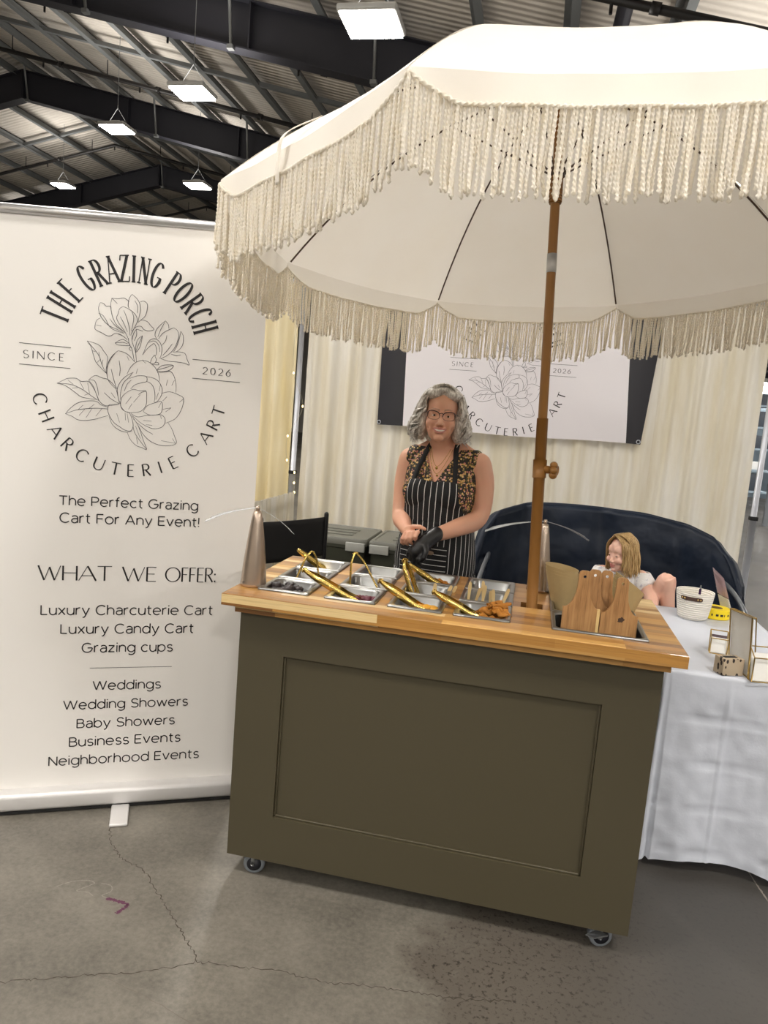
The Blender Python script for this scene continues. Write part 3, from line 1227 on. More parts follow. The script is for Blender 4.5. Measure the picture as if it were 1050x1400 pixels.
def hgrid(x0, x1, t0=0.0, t1=0.0, off=0.0):
    """part of the banner between two side edges; t0 and t1 let the edges splay with height"""
    b = MB()

    def bot(x):
        t = (x - HX0) / (HX1 - HX0)
        return 1.484 + .012 * t + .006 * math.sin(t * 9)

    def fn(u, v):
        zb = bot(x0 + (x1 - x0) * u)
        z = zb + (2.40 - zb) * v
        xa, xb = x0 + t0 * (z - 1.49), x1 + t1 * (z - 1.49)
        return hpl(off)(xa + (xb - xa) * u, z)
    b.grid(fn, max(4, int((x1 - x0) * 40)), 14)
    return b


hw = hgrid(-.887, .574, -.035, -.075).build('white_field', M_HANG, hb)
hgrid(-1.071, -.887, -.02, -.035).build('black_end', M_HBLACK, hb)
hgrid(.574, .665, -.075, .07).build('black_end', M_HBLACK, hb)
lb, lf = logo(lambda s, z: hpl(.0015)(-.195 + 1.106 * (s - .398), 1.967 + 1.106 * (z - 1.6925)))
for t_ in lb:
    t_.build('lettering', M_INK, hw)['label'] = 'black printed lettering'
lf.build('flower_drawing', M_INKLINE, hw)['label'] = 'fine line drawing of magnolia flowers'
for x, z in ((-1.058, 1.503), (.650, 1.515), (-1.065, 2.38), (.70, 2.38)):
    g = MB()
    p = hpl(.003)(x, z)
    g.tube([p + Vector((.012 * math.cos(t * .7), 0, .012 * math.sin(t * .7))) for t in range(9)], .003, 6, closed=True)
    g.build('grommet', M_PIPEALU, hb)

# ------------------------------------------------------------------ the cart
def butcher():
    m = NT('butcher_block')
    c = m.n('ShaderNodeTexCoord')
    sp = m.n('ShaderNodeSeparateXYZ')
    m.l(c.outputs['Object'], sp.inputs[0])
    cb = m.n('ShaderNodeCombineXYZ')
    m.l(sp.outputs[0], cb.inputs[0])
    yz = m.math('ADD', sp.outputs[1], m.math('MULTIPLY', sp.outputs[2], 1.35))
    m.l(yz, cb.inputs[1])

    def brick(w, h, off):
        b = m.n('ShaderNodeTexBrick')
        b.offset = off
        b.inputs['Scale'].default_value = 1.0
        b.inputs['Brick Width'].default_value = w
        b.inputs['Row Height'].default_value = h
        b.inputs['Mortar Size'].default_value = .0003
        b.inputs['Mortar Smooth'].default_value = .2
        b.inputs['Bias'].default_value = 0
        b.inputs['Color1'].default_value = (0, 0, 0, 1)
        b.inputs['Color2'].default_value = (1, 1, 1, 1)
        b.inputs['Mortar'].default_value = (.35, .35, .35, 1)
        m.l(cb.outputs[0], b.inputs['Vector'])
        return b
    b1 = brick(.52, .0355, .37)
    col = m.ramp(b1.outputs['Color'], [(.0, '#7a5228'), (.2, '#a37437'), (.38, '#b98a48'), (.52, '#7d5429'), (.66, '#c79b58'), (.8, '#946731'), (1.0, '#e9d09a')])
    mp = m.n('ShaderNodeMapping')
    mp.inputs['Scale'].default_value = (2.2, 60, 60)
    m.l(cb.outputs[0], mp.inputs['Vector'])
    g = m.noise(mp.outputs[0], 1.6, 6, .6)
    grain = m.ramp(g, [(.28, '#a58457'), (.5, '#ffffff'), (.72, '#dcc296')])
    col = m.mix(.55, col, grain, 'MULTIPLY')
    m.set(Base_Color=col, Roughness=.38)
    m.b.inputs['Coat Weight'].default_value = .15
    m.bump(g, .05, .002)
    return m.mat


M_BUTCHER = butcher()
M_OLIVE = simple('olive_paint', '#453f2e', .45, var=.03, scale=4)
M_STEEL = NT('brushed_steel')
_v = M_STEEL.coord('Object', (8, 260, 260))
M_STEEL.set(Base_Color='#8e8e8d', Metallic=1.0, Roughness=.28)
M_STEEL.bump(M_STEEL.noise(_v, 1.0, 2), .05, .001)
M_STEEL = M_STEEL.mat
M_BLACKPLASTIC = simple('black_plastic', '#121212', .35)
M_WHEEL = simple('grey_tyre', '#71767c', .5)
M_ZINC = simple('zinc', '#8d9092', .3, .9)
M_NAVYHUB = simple('dark_hub', '#14161f', .4)

CT = .965
cart = thing('serving_cart', 'olive green wheeled serving cart with a butcher block top', 'cart', (-.21, 2.42, 0))
# countertop with openings
XS = (-.899, .478)
YS = (2.08, 2.76)
cols = [(-.818, -.648), (-.597, -.430), (-.393, -.222), (-.188, -.014)]
rows = [(2.172, 2.352), (2.362, 2.542), (2.552, 2.732)]
holes = [(c0 + .006, c1 - .006, 2.178, 2.726) for c0, c1 in cols] + [(.115, .377, 2.172, 2.368), (.115, .377, 2.386, 2.742), (.012, .084, 2.395, 2.467)]
bx = sorted(set([XS[0], XS[1]] + [h[0] for h in holes] + [h[1] for h in holes] + [XS[0] + (XS[1] - XS[0]) * k / 6 for k in range(7)]))
by = sorted(set([YS[0], YS[1]] + [h[2] for h in holes] + [h[3] for h in holes]))


def solid(i, j):
    if not (0 <= i < len(bx) - 1 and 0 <= j < len(by) - 1):
        return False
    x = (bx[i] + bx[i + 1]) / 2
    y = (by[j] + by[j + 1]) / 2
    return not any(h[0] < x < h[1] and h[2] < y < h[3] for h in holes)


b = MB()
zt, zb = CT, CT - .038
for i in range(len(bx) - 1):
    for j in range(len(by) - 1):
        if not solid(i, j):
            continue
        x0, x1, y0, y1 = bx[i], bx[i + 1], by[j], by[j + 1]
        b.add([(x0, y0, zt), (x1, y0, zt), (x1, y1, zt), (x0, y1, zt)], [(0, 1, 2, 3)])
        b.add([(x0, y0, zb), (x1, y0, zb), (x1, y1, zb), (x0, y1, zb)], [(3, 2, 1, 0)])
        for di, dj, q in ((-1, 0, ((x0, y1), (x0, y0))), (1, 0, ((x1, y0), (x1, y1))), (0, -1, ((x0, y0), (x1, y0))), (0, 1, ((x1, y1), (x0, y1)))):
            if not solid(i + di, j + dj):
                (ax, ay), (cx, cy) = q
                b.add([(ax, ay, zb), (cx, cy, zb), (cx, cy, zt), (ax, ay, zt)], [(0, 1, 2, 3)])
bm = bmesh.new()
vs = [bm.verts.new(v) for v in b.v]
for f in b.f:
    bm.faces.new([vs[k] for k in f])
bmesh.ops.remove_doubles(bm, verts=bm.verts, dist=1e-5)
bm.edges.ensure_lookup_table()
eds = [e for e in bm.edges if len(e.link_faces) == 2 and abs(e.verts[0].co.z - zt) < 1e-5 and abs(e.verts[1].co.z - zt) < 1e-5 and e.calc_face_angle(0) > 1
       and any(abs(e.verts[0].co[a] - v) < 1e-5 and abs(e.verts[1].co[a] - v) < 1e-5 for a, v in ((0, XS[0]), (0, XS[1]), (1, YS[0]), (1, YS[1])))]
bmesh.ops.bevel(bm, geom=eds, offset=.003, segments=2, profile=.5, affect='EDGES')
bm.verts.index_update()
b2 = MB()
b2.add([v.co.copy() for v in bm.verts], [[v.index for v in f.verts] for f in bm.faces])
bm.free()
b2.build('countertop', M_BUTCHER, cart)['label'] = 'butcher block countertop of oiled wooden strips'
b = MB()
b.box((-.863, 2.106, .903), (.441, 2.13, zb))
b.box((-.863, 2.13, .903), (-.84, 2.735, zb))
b.box((.418, 2.13, .903), (.441, 2.735, zb))
b.build('wood_apron', M_BUTCHER, cart)
# body: front frame with a sunk panel, sides, back rail, shelf
b = MB()
X0, X1, Z0, Z1, FY = -.852, .428, .072, .905, 2.13
px0, px1, pz0, pz1 = -.702, .272, .228, .772
b.box((X0, FY, Z0), (px0, FY + .02, Z1))
b.box((px1, FY, Z0), (X1, FY + .02, Z1))
b.box((px0, FY, Z0), (px1, FY + .02, pz0))
b.box((px0, FY, pz1), (px1, FY + .02, Z1))
b.box((X0, FY + .02, Z0), (X0 + .018, 2.753, Z1))
b.box((X1 - .018, FY + .02, Z0), (X1, 2.753, Z1))
b.box((X0 + .018, FY + .02, Z0), (X1 - .018, 2.753, Z0 + .018))
b.box((X0 + .018, FY + .02, .42), (X1 - .018, 2.70, .438))
b.box((X0 + .018, 2.738, Z1 - .06), (X1 - .018, 2.753, Z1))
b.build('cabinet', M_OLIVE, cart)
b = MB()
b.box((px0, FY + .013, pz0), (px1, FY + .0195, pz1))
s = .007
for a0, a1, c0, c1 in ((px0, px1, pz0, pz0 + s), (px0, px1, pz1 - s, pz1)):
    b.box((a0, FY + .007, c0), (a1, FY + .014, c1), bev=.002)
for a0, a1 in ((px0, px0 + s), (px1 - s, px1)):
    b.box((a0, FY + .007, pz0), (a1, FY + .014, pz1), bev=.002)
b.build('front_panel', M_OLIVE, cart)['label'] = 'sunk front panel with a narrow moulding'


def caster(x, y, brake):
    b = MB()
    Mx = Matrix.Translation((x, y, .0385)) @ Matrix.Rotation(R(90), 4, 'X') @ Matrix.Rotation(0, 4, 'Z')
    Mx = Matrix.Translation((x, y, .036)) @ Matrix.Rotation(R(14), 4, 'Z') @ Matrix.Rotation(R(90), 4, 'X')
    b.lathe([(.024, -.015), (.0320, -.015), (.0355, -.011), (.036, 0), (.0355, .011), (.0320, .015), (.024, .015)], 28, 0, Mx)
    o = b.build('caster', M_WHEEL, cart)
    b = MB()
    b.lathe([(.0, -.0158), (.024, -.0158), (.024, .0158), (.0, .0158)], 24, 0, Mx)
    b.build('hub', M_NAVYHUB, o)
    b = MB()
    b.box((x - .006, y - .021, .030), (x + .006, y - .018, .07), bev=.001)
    b.box((x - .006, y + .018, .030), (x + .006, y + .021, .07), bev=.001)
    b.box((x - .024, y - .024, .066), (x + .024, y + .024, .072), bev=.001)
    b.tube([(x, y - .025, .0385), (x, y + .025, .0385)], .006, 8)
    if brake:
        b.add([(x - .045, y - .035, .048), (x - .02, y - .048, .052), (x + .02, y - .03, .058), (x - .012, y - .02, .060), (x - .045, y - .035, .044), (x - .02, y - .048, .048), (x + .02, y - .03, .052), (x - .012, y - .02, .054)],
              [(0, 1, 2, 3), (7, 6, 5, 4), (0, 4, 5, 1), (1, 5, 6, 2), (2, 6, 7, 3), (3, 7, 4, 0)])
    b.build('fork', M_ZINC, o)


for x, y, br in ((-.768, 2.170, False), (.354, 2.170, True), (-.765, 2.66, True), (.352, 2.66, False)):
    caster(x, y, br)


# ------------------------------------------------------------------ steel pans dropped into the counter
def rrect(x0, x1, y0, y1, r, n=5):
    p = []
    for cx, cy, a in ((x1 - r, y1 - r, 0), (x0 + r, y1 - r, 90), (x0 + r, y0 + r, 180), (x1 - r, y0 + r, 270)):
        for k in range(n + 1):
            t = R(a + 90 * k / n)
            p.append((cx + r * math.cos(t), cy + r * math.sin(t)))
    return p


def pan(name, x0, x1, y0, y1, depth, label, mat=None, group=None, inset=.018, black=False):
    t = thing(name, label, 'pan', ((x0 + x1) / 2, (y0 + y1) / 2, CT), 0, group)
    b = MB()
    z = CT
    loops = [(0.0, .004, z + .0005), (.0, .004, z + .005), (.002, .006, z + .0068), (inset - .006, .018, z + .0072), (inset - .002, .022, z + .0055), (inset, .026, z),
             (inset + .004, .028, z - depth * .75), (inset + .010, .03, z - depth * .96), (inset + .02, .03, z - depth), (inset + .035, .03, z - depth)]
    n = 0
    vs = []
    for ins, rad, zz in loops:
        p = rrect(x0 + ins, x1 - ins, y0 + ins, y1 - ins, rad)
        n = len(p)
        vs += [(x, y, zz) for x, y in p]
    fs = []
    for i in range(len(loops) - 1):
        for j in range(n):
            fs.append((i * n + j, i * n + (j + 1) % n, (i + 1) * n + (j + 1) % n, (i + 1) * n + j))
    fs.append([(len(loops) - 1) * n + j for j in range(n)])
    if not black:
        b.add(vs, fs, 0, True)
        b.build('pan_body', mat or M_STEEL, t, angle=50)
    else:
        k = 5 * n
        b.add(vs[:k + n], [f for f in fs if max(f) < k + n and len(f) == 4], 0, True)
        b.build('rim', M_STEEL, t, angle=50)
        c = MB()
        vv = [(x, y, zz - .0003) for x, y, zz in vs[k - n:]]
        c.add(vv, [[q - k + n for q in f] for f in fs if min(f) >= k - n], 0, True)
        c.build('well', M_BLACKPLASTIC, t, angle=50)
    return t


PN = [['small steel pan of dark dried fruit, front row nearest the left fan', 'small steel pan in the middle row of the left column, under the thin gold tongs', 'small steel pan in the back row of the left column, by the black chair'],
      ['small steel pan of purple berries in the front row', 'small steel pan in the middle row under the upright open tongs', 'empty small steel pan in the back row, second column from the left'],
      ['small steel pan of yellow fruit in the front row', 'small steel pan of pale sticks in the middle row, third column', 'small steel pan of orange fruit in the back row, in front of the apron'],
      ['small steel pan of orange shreds in the front row, nearest the pole', 'small steel pan of wooden picks in the middle row, nearest the pole', 'empty small steel pan in the back row, nearest the pole']]
for i, (x0, x1) in enumerate(cols):
    for j, (y0, y1) in enumerate(rows):
        pan('food_pan', x0, x1, y0, y1, .044, PN[i][j], group='steel food pans in the counter')
pan('tray_pan', .108, .384, 2.164, 2.376, .10, 'steel rimmed black pan holding the wooden boards', black=True, inset=.014)
pan('tray_pan', .108, .384, 2.379, 2.750, .10, 'larger steel pan behind the boards, holding the kraft cones', inset=.014)

# ------------------------------------------------------------------ food in the pans
rnd = random.Random(11)


def chunk(name, c, r, mat, label, cat, group, sq=.7):
    b = MB()
    s0 = rnd.uniform(0, 99)
    vs = MB()
    vs.ell((0, 0, 0), (1, 1, 1), n=14, m=9)
    A = Matrix.Rotation(rnd.uniform(0, 6), 4, 'Z')
    out = []
    for p in vs.v:
        k = 1 + .35 * noise.noise(p * 1.4 + Vector((s0, 0, 0))) + .15 * noise.noise(p * 3.7 + Vector((0, s0, 0)))
        q = A @ Vector((p.x * r * k * 1.2, p.y * r * k, p.z * r * k * sq))
        out.append(q + Vector(c))
    b.add(out, vs.f, 0, True)
    return tag(b.build(name, mat), label, cat, group)


M_PRUNE = simple('dark_dried_fruit', '#1f1315', .5, var=.35, scale=60, bump=.6)
M_PURPLE2 = simple('purple_berry', '#5d2334', .4, var=.4, scale=70, bump=.5)
M_YELLOW = simple('yellow_fruit', '#d49a2a', .45, var=.3, scale=70, bump=.5)
M_ORANGE = simple('orange_spiced_fruit', '#a56816', .7, var=.35, scale=90, bump=.8)
FZ = CT - .043
for k in range(18):
    chunk('dried_fruit', (-.785 + .026 * (k % 5) + rnd.uniform(-.006, .006), 2.210 + .032 * (k // 5) + rnd.uniform(-.006, .006), FZ + .027 + (.009 if k % 3 == 1 else 0)), rnd.uniform(.014, .021), M_PRUNE,
          'dark wrinkled dried fruit in the front pan nearest the left fan', 'dried fruit', 'dark dried fruit in the front left pan')
for k in range(8):
    chunk('berry', (-.505 + .016 * (k % 4) + rnd.uniform(-.004, .004), 2.235 + .04 * (k // 4), FZ + .022 + .010 * (k // 4)), rnd.uniform(.014, .018), M_PURPLE2,
          'purple berry in the second front pan', 'berry', 'purple berries in the second front pan')
for k in range(8):
    chunk('fruit_piece', (-.315 + .018 * (k % 4) + rnd.uniform(-.004, .004), 2.225 + .035 * (k // 4), FZ + .022 + .010 * (k // 4)), rnd.uniform(.013, .018), M_YELLOW,
          'yellow fruit piece in the third front pan', 'fruit', 'yellow fruit in the third front pan')


def shred(c, ang, L, mat, label, group, zt=0):
    b = MB()
    d = Vector((math.cos(ang), math.sin(ang), 0))
    n = Vector((-d.y, d.x, 0))
    pts = []
    for k in range(6):
        t = k / 5 - .5
        pts.append(Vector(c) + d * L * t + n * .006 * math.sin(k * 1.7 + ang) + Vector((0, 0, .005 * math.sin(k * 2.1 + c[0] * 300) + zt * t)))
    b.tube(pts, [.004, .0062, .007, .0068, .006, .0035], 7, flat=1.6)
    return tag(b.build('dried_mango', mat), label, 'dried mango', group)


for k in range(26):
    shred((-.104 + rnd.uniform(-.0, .07), 2.262 + rnd.uniform(-.03, .045), FZ + .013 + .0022 * k), rnd.uniform(-.5, .5), rnd.uniform(.04, .065), M_ORANGE,
          'orange spiced fruit strip heaped in the front pan nearest the pole', 'orange strips in the front right pan', rnd.uniform(-.01, .01))
for k in range(10):
    shred((-.285 + rnd.uniform(-.02, .03), 2.63 + rnd.uniform(-.03, .03), FZ + .012 + .003 * k), rnd.uniform(-.6, .6), rnd.uniform(.035, .055), M_ORANGE,
          'orange fruit strip in the back pan in front of the apron', 'orange strips in the back pan')

M_PICK = simple('birch_wood', '#d9bd87', .6, var=.1, scale=80)


def pick(x, y, lean, turn, L, label, group, paddle=False):
    b = MB()
    poly = [(-.004, 0), (.004, 0), (.0045, L * .5), (.006, L * .8), (.005, L * .95), (.002, L), (-.002, L), (-.005, L * .95), (-.006, L * .8), (-.0045, L * .5)]
    Mx = Matrix.Translation((x, y, CT - .041)) @ Matrix.Rotation(turn, 4, 'Z') @ Matrix.Rotation(lean, 4, 'Y') @ Matrix.Rotation(R(90), 4, 'X')
    b.prism(poly, -.0009, .0009, M=Mx)
    return tag(b.build('wooden_pick', M_PICK), label, 'wooden pick', group)


for k, (x, y, le, L) in enumerate([(-.163, 2.435, .02, .095), (-.145, 2.46, .25, .075), (-.118, 2.44, .1, .088), (-.112, 2.455, -.08, .10), (-.09, 2.45, .0, .07), (-.075, 2.44, -.1, .078), (-.058, 2.43, .3, .092)]):
    pick(x, y, le, .15, L, 'small wooden pick in the pan nearest the pole', 'wooden picks in the pan nearest the pole')
for k, (x, y, le) in enumerate([(-.29, 2.445, .15), (-.275, 2.45, -.1), (-.25, 2.46, .35), (-.238, 2.47, .4)]):
    pick(x, y, le, .1, .072, 'small wooden pick behind the yellow fruit pan', 'wooden picks behind the yellow fruit pan')

# ------------------------------------------------------------------ gold tongs
M_GOLD = simple('polished_gold', '#cdaf62', .24, 1.0, var=.05)


def tongs(apex, tip1, tip2, label, width=.0092, up=(0, 0, 1)):
    A = Vector(apex)
    t = thing('tongs', label, 'tongs', A, 0, 'gold serving tongs')
    mid = (Vector(tip1) + Vector(tip2)) / 2
    ax = (mid - A).normalized()
    side = Vector(tip2) - Vector(tip1)
    side = (side - ax * side.dot(ax)).normalized()
    face = ax.cross(side).normalized()
    for tip, sg in ((Vector(tip1), -1), (Vector(tip2), 1)):
        b = MB()
        d = tip - A
        n = 16
        vs = []
        m = 7
        for k in range(n + 1):
            u = k / n
            p = A + d * u + side * sg * (.012 * math.sin(min(1, u * 3) * PI / 2) * (1 - u * .6))
            w = width * (.72 + .5 * math.sin(PI * min(1, u * 1.25) * .8))
            if u > .78:
                w *= 1 + .45 * math.sin((u - .78) / .22 * PI * .8)
            depth = .0055 * (1 - .3 * u)
            for j in range(m):
                q = -1 + 2 * j / (m - 1)
                vs.append(p + face * w * q + side * sg * depth * (1 - q * q))
        nn = len(vs)
        vs += [p - side * sg * .0012 for p in vs]
        fs = []
        for k in range(n):
            for j in range(m - 1):
                a = k * m + j
                fs.append((a, a + 1, a + m + 1, a + m))
                fs.append((nn + a + m, nn + a + m + 1, nn + a + 1, nn + a))
            fs.append((k * m, k * m + m, nn + k * m + m, nn + k * m))
            a = k * m + m - 1
            fs.append((a + m, a, nn + a, nn + a + m))
        fs.append([j for j in range(m)][::-1] + [nn + j for j in range(m)])
        fs.append([n * m + j for j in range(m)] + [nn + n * m + j for j in range(m)][::-1])
        b.add(vs, fs, 0, True)
        b.build('tong_arm', M_GOLD, t, angle=50)
    b = MB()
    pts = [A + side * (.0025 + width * .95) * math.cos(R(a)) - ax * (width * .85 * math.sin(R(a))) + ax * .004 for a in range(0, 181, 20)]
    b.tube(pts, width * .75, 8, flat=.35)
    b.build('spring_hinge', M_GOLD, t)
    return t


def tongs_pair(apex, tip, label, spread=.02, tilt=0.0):
    A, T = Vector(apex), Vector(tip)
    ax = (T - A).normalized()
    s = ax.cross(Vector((0, 0, 1))).normalized()
    s = Matrix.Rotation(tilt, 3, ax) @ s
    return tongs(A, T - s * spread / 2, T + s * spread / 2, label)


tongs_pair((-.825, 2.60, 1.022), (-.728, 2.635, .950), 'gold tongs lying into the back left pan by the black chair')
tongs((-.727, 2.45, 1.055), (-.768, 2.42, .945), (-.705, 2.475, .948), 'small gold tongs standing open like a tent in the middle left pan', .0035)
tongs_pair((-.706, 2.30, 1.018), (-.492, 2.245, .945), 'long gold tongs reaching into the pan of purple berries')
tongs((-.57, 2.45, 1.067), (-.571, 2.43, .942), (-.49, 2.475, .942), 'gold tongs standing open like a tent in the second column', .005)
tongs_pair((-.445, 2.30, 1.014), (-.275, 2.245, .945), 'gold tongs lying in the pan of yellow fruit')
tongs_pair((-.403, 2.50, 1.052), (-.348, 2.452, .942), 'gold tongs standing steeply in the pan of pale sticks')
tongs_pair((-.394, 2.585, 1.020), (-.285, 2.62, .950), 'gold tongs leaning into the back pan of orange fruit')
tongs_pair((-.264, 2.28, 1.006), (-.10, 2.24, .945), 'gold tongs lying over the orange shreds nearest the pole')

# ------------------------------------------------------------------ fly fans
M_CHAMP = simple('champagne_metal', '#c8b6a6', .26, .9, var=.04)
M_BLADE = NT('clear_blade')
M_BLADE.set(Base_Color='#dfe3e8', Roughness=.25, Alpha=.45)
M_BLADE = M_BLADE.mat


def fly_fan(x, y, label, blades):
    t = thing('fly_fan', label, 'fan', (x, y, CT))
    b = MB()
    Mx = Matrix.Translation((x, y, CT))
    b.lathe([(.0, .0), (.040, .0), (.0425, .003), (.042, .010), (.037, .07), (.029, .14), (.020, .205), (.0145, .238), (.0115, .246), (.0, .247)], 36, 0, Mx)
    b.build('fan_body', M_CHAMP, t)
    b = MB()
    b.lathe([(.0, .247), (.007, .247), (.006, .262), (.0, .263)], 16, 0, Mx)
    b.build('spindle', M_CHAMP, t)
    b = MB()
    b.tube([(x - .020, y - .0385, CT + .016), (x - .0203, y - .0398, CT + .016)], .0022, 8)
    b.build('power_button', M_BLACKPLASTIC, t)
    for ex, ey, ez in blades:
        b = MB()
        a = Vector((x, y, CT + .256))
        e = Vector((ex, ey, ez))
        d = e - a
        sd = d.cross(Vector((0, 0, 1))).normalized()
        vs = []
        n = 16
        for k in range(n + 1):
            u = k / n
            p = a + d * u + Vector((0, 0, .009 * math.sin(PI * u)))
            w = .003 + .010 * max(0, (u - .3)) / .7
            if u > .93:
                w *= .6
            vs += [p - sd * w, p + sd * w + Vector((0, 0, w * .8)), p - sd * w - Vector((0, 0, .001)), p + sd * w + Vector((0, 0, w * .8 - .001))]
        fs = []
        for k in range(n):
            q = k * 4
            fs += [(q, q + 1, q + 5, q + 4), (q + 6, q + 7, q + 3, q + 2), (q, q + 4, q + 6, q + 2), (q + 5, q + 1, q + 3, q + 7)]
        b.add(vs, fs, 0, True)
        b.build('fan_blade', M_BLADE, t)
    return t


fly_fan(-.851, 2.22, 'champagne coloured cone fly fan on the left front corner of the cart', ((-1.02, 2.20, 1.160), (-.722, 2.21, 1.150)))
fly_fan(.068, 2.672, 'champagne coloured cone fly fan behind the umbrella pole', ((-.143, 2.68, 1.160), (.227, 2.68, 1.165)))

# ------------------------------------------------------------------ boards and kraft cones
M_BOARD = NT('acacia_board')
_v = M_BOARD.coord('Object', (120, 120, 6))
_g = M_BOARD.noise(_v, 1.0, 5, .65)
_k = M_BOARD.noise(M_BOARD.coord('Object', (16, 16, 9)), 1.0, 2)
M_BOARD.set(Base_Color=M_BOARD.mix(.45, M_BOARD.ramp(_g, [(.28, '#5f4023'), (.48, '#a2774a'), (.75, '#c09564')]), M_BOARD.ramp(_k, [(.3, '#82592f'), (.7, '#b38854')])), Roughness=.5)
M_BOARD = M_BOARD.mat
M_SAP = simple('pale_sapwood', '#d3b478', .5)
M_KNOT = simple('dark_knot', '#3f2a1c', .6)


def board_outline(w, h, hw, flip=False):
    """body w wide, handle hw wide; bottom centre at the origin"""
    body = h * .60
    r = []
    r.append((-w / 2 + .004, 0))
    r.append((w / 2 - .004, 0))
    r.append((w / 2, .004))
    r.append((w / 2, body - .012))
    for k in range(1, 10):       # shoulder sweeping into the handle
        u = k / 10
        r.append((w / 2 - (w / 2 - hw / 2) * (u ** .75), body - .012 + (h * .80 - body) * (u ** 1.9)))
    r.append((hw / 2, h * .80))
    r.append((hw / 2 - .001, h - .014))
    for k in range(1, 6):
        a = R(90 * k / 5)
        r.append((hw / 2 - .012 + .011 * math.cos(a), h - .014 + .012 * math.sin(a)))
    L = [(-x, y) for x, y in r[::-1] if x > 0]
    L = [p for p in L if p[1] > .002]
    out = r[1:] + L + [r[0]]
    return out


def board(x, y, zb, w, h, lean, turn, label, stripe=None, knot=None, hx=0.0):
    t = thing('serving_board', label, 'wooden board', (x, y, zb), 0, 'wooden boards in the black pan')
    Mx = Matrix.Translation((x, y, zb)) @ Matrix.Rotation(turn, 4, 'Z') @ Matrix.Rotation(lean, 4, 'X') @ Matrix.Rotation(R(90), 4, 'X')
    o = board_outline(w, h, .037)
    bm = bmesh.new()
    T = .012
    hole = [(hx + .0048 * math.cos(2 * PI * k / 14), h - .020 + .0048 * math.sin(2 * PI * k / 14)) for k in range(14)]
    for z in (-T / 2, T / 2):
        ed = []
        for ring in (o, hole):
            vs = [bm.verts.new((px, py, z)) for px, py in ring]
            ed += [bm.edges.new((vs[i], vs[(i + 1) % len(vs)])) for i in range(len(vs))]
        bmesh.ops.triangle_fill(bm, use_beauty=True, use_dissolve=False, edges=ed)
    bm.verts.ensure_lookup_table()
    n = len(o)
    m = len(hole)
    tot = n + m
    for i in range(n):
        bm.faces.new([bm.verts[q] for q in (i, (i + 1) % n, tot + (i + 1) % n, tot + i)])
    for i in range(m):
        bm.faces.new([bm.verts[q] for q in (n + i, tot + n + i, tot + n + (i + 1) % m, n + (i + 1) % m)])
    bmesh.ops.recalc_face_normals(bm, faces=bm.faces)
    bm.verts.index_update()
    b = MB()
    b.add([v.co.copy() for v in bm.verts], [[v.index for v in f.verts] for f in bm.faces], 0, False, Mx)
    bm.free()
    b.build('board_blank', M_BOARD, t)
    if stripe:
        s = MB()
        s.box((stripe[0], .004, -T / 2 - .0003), (stripe[1], h * .56, T / 2 + .0004), M=Mx)
        s.build('sapwood_stripe', M_SAP, t)
    if knot:
        s = MB()
        P = []
        for k in range(22):
            a = 2 * PI * k / 22
            rr = .0085 * (1 + .16 * math.sin(2 * a + .6) + .14 * math.sin(5 * a + 1) + .10 * math.sin(9 * a))
            P.append((knot[0] + rr * 1.0 * math.cos(a), knot[1] + rr * math.sin(a)))
        s.prism(P, -T / 2 - .0003, T / 2 + .0004, M=Mx)
        s.build('knot', M_KNOT, t)
    return t


BZ = CT - .088
board(.192, 2.238, BZ, .110, .262, R(-3), R(2), 'wooden handled board at the front left of the stack, with a pale edge stripe', stripe=(.046, .0545))
board(.303, 2.240, BZ, .108, .254, R(-3), R(2), 'wooden handled board at the front right of the stack, with a dark knot', knot=(.006, .125))
board(.226, 2.272, BZ, .108, .262, R(-5), R(2), 'wooden board behind the front left one, second handle from the left')
board(.262, 2.296, BZ, .108, .258, R(-6), R(-4), 'wooden board at the back of the stack, third handle from the left')

M_KRAFT = simple('kraft_card', '#b19a6d', .8, var=.06, scale=60)


def cone(x, y, z, r0, r1, h, slant, lean, turn, label, group):
    b = MB()
    Mx = Matrix.Translation((x, y, z)) @ Matrix.Rotation(turn, 4, 'Z') @ Matrix.Rotation(lean, 4, 'Y')
    n = 40

    def fn(rr, off):
        def f(u, v):
            a = 2 * PI * u
            top = h + slant * math.cos(a)
            zz = top * v
            r = r0 + (r1 - r0) * (zz / h) - off
            return (r * math.cos(a), r * math.sin(a), zz)
        return f
    b.grid(fn(0, 0), n, 8, M=Mx, wrap=True)
    b.grid(lambda u, v: fn(0, .0016)(1 - u, v), n, 8, M=Mx, wrap=True)
    # lip between the two walls and a small floor
    top = [fn(0, 0)(k / n, 1) for k in range(n)]
    inn = [fn(0, .0016)(k / n, 1) for k in range(n)]
    b.add(top + inn, [(k, (k + 1) % n, n + (k + 1) % n, n + k) for k in range(n)], 0, True, Mx)
    b.add([(r0 * math.cos(2 * PI * k / n), r0 * math.sin(2 * PI * k / n), 0) for k in range(n)], [list(range(n))[::-1]], 0, False, Mx)
    return tag(b.build('kraft_cone', M_KRAFT), label, 'paper cone', group)


for k in range(3):
    cone(.158 - .002 * k, 2.53, CT - .075 + .011 * k, .026, .056, .178, -.012, R(-5), R(0), 'tan kraft paper cone nested in the left group behind the boards', 'kraft cones nested on the left')
for k in range(5):
    cone(.332 + .004 * k, 2.545, CT - .085 + .010 * k, .026, .054, .140, -.026, R(9), R(10), 'tan kraft paper cone nested in the right group behind the boards', 'kraft cones nested on the right')

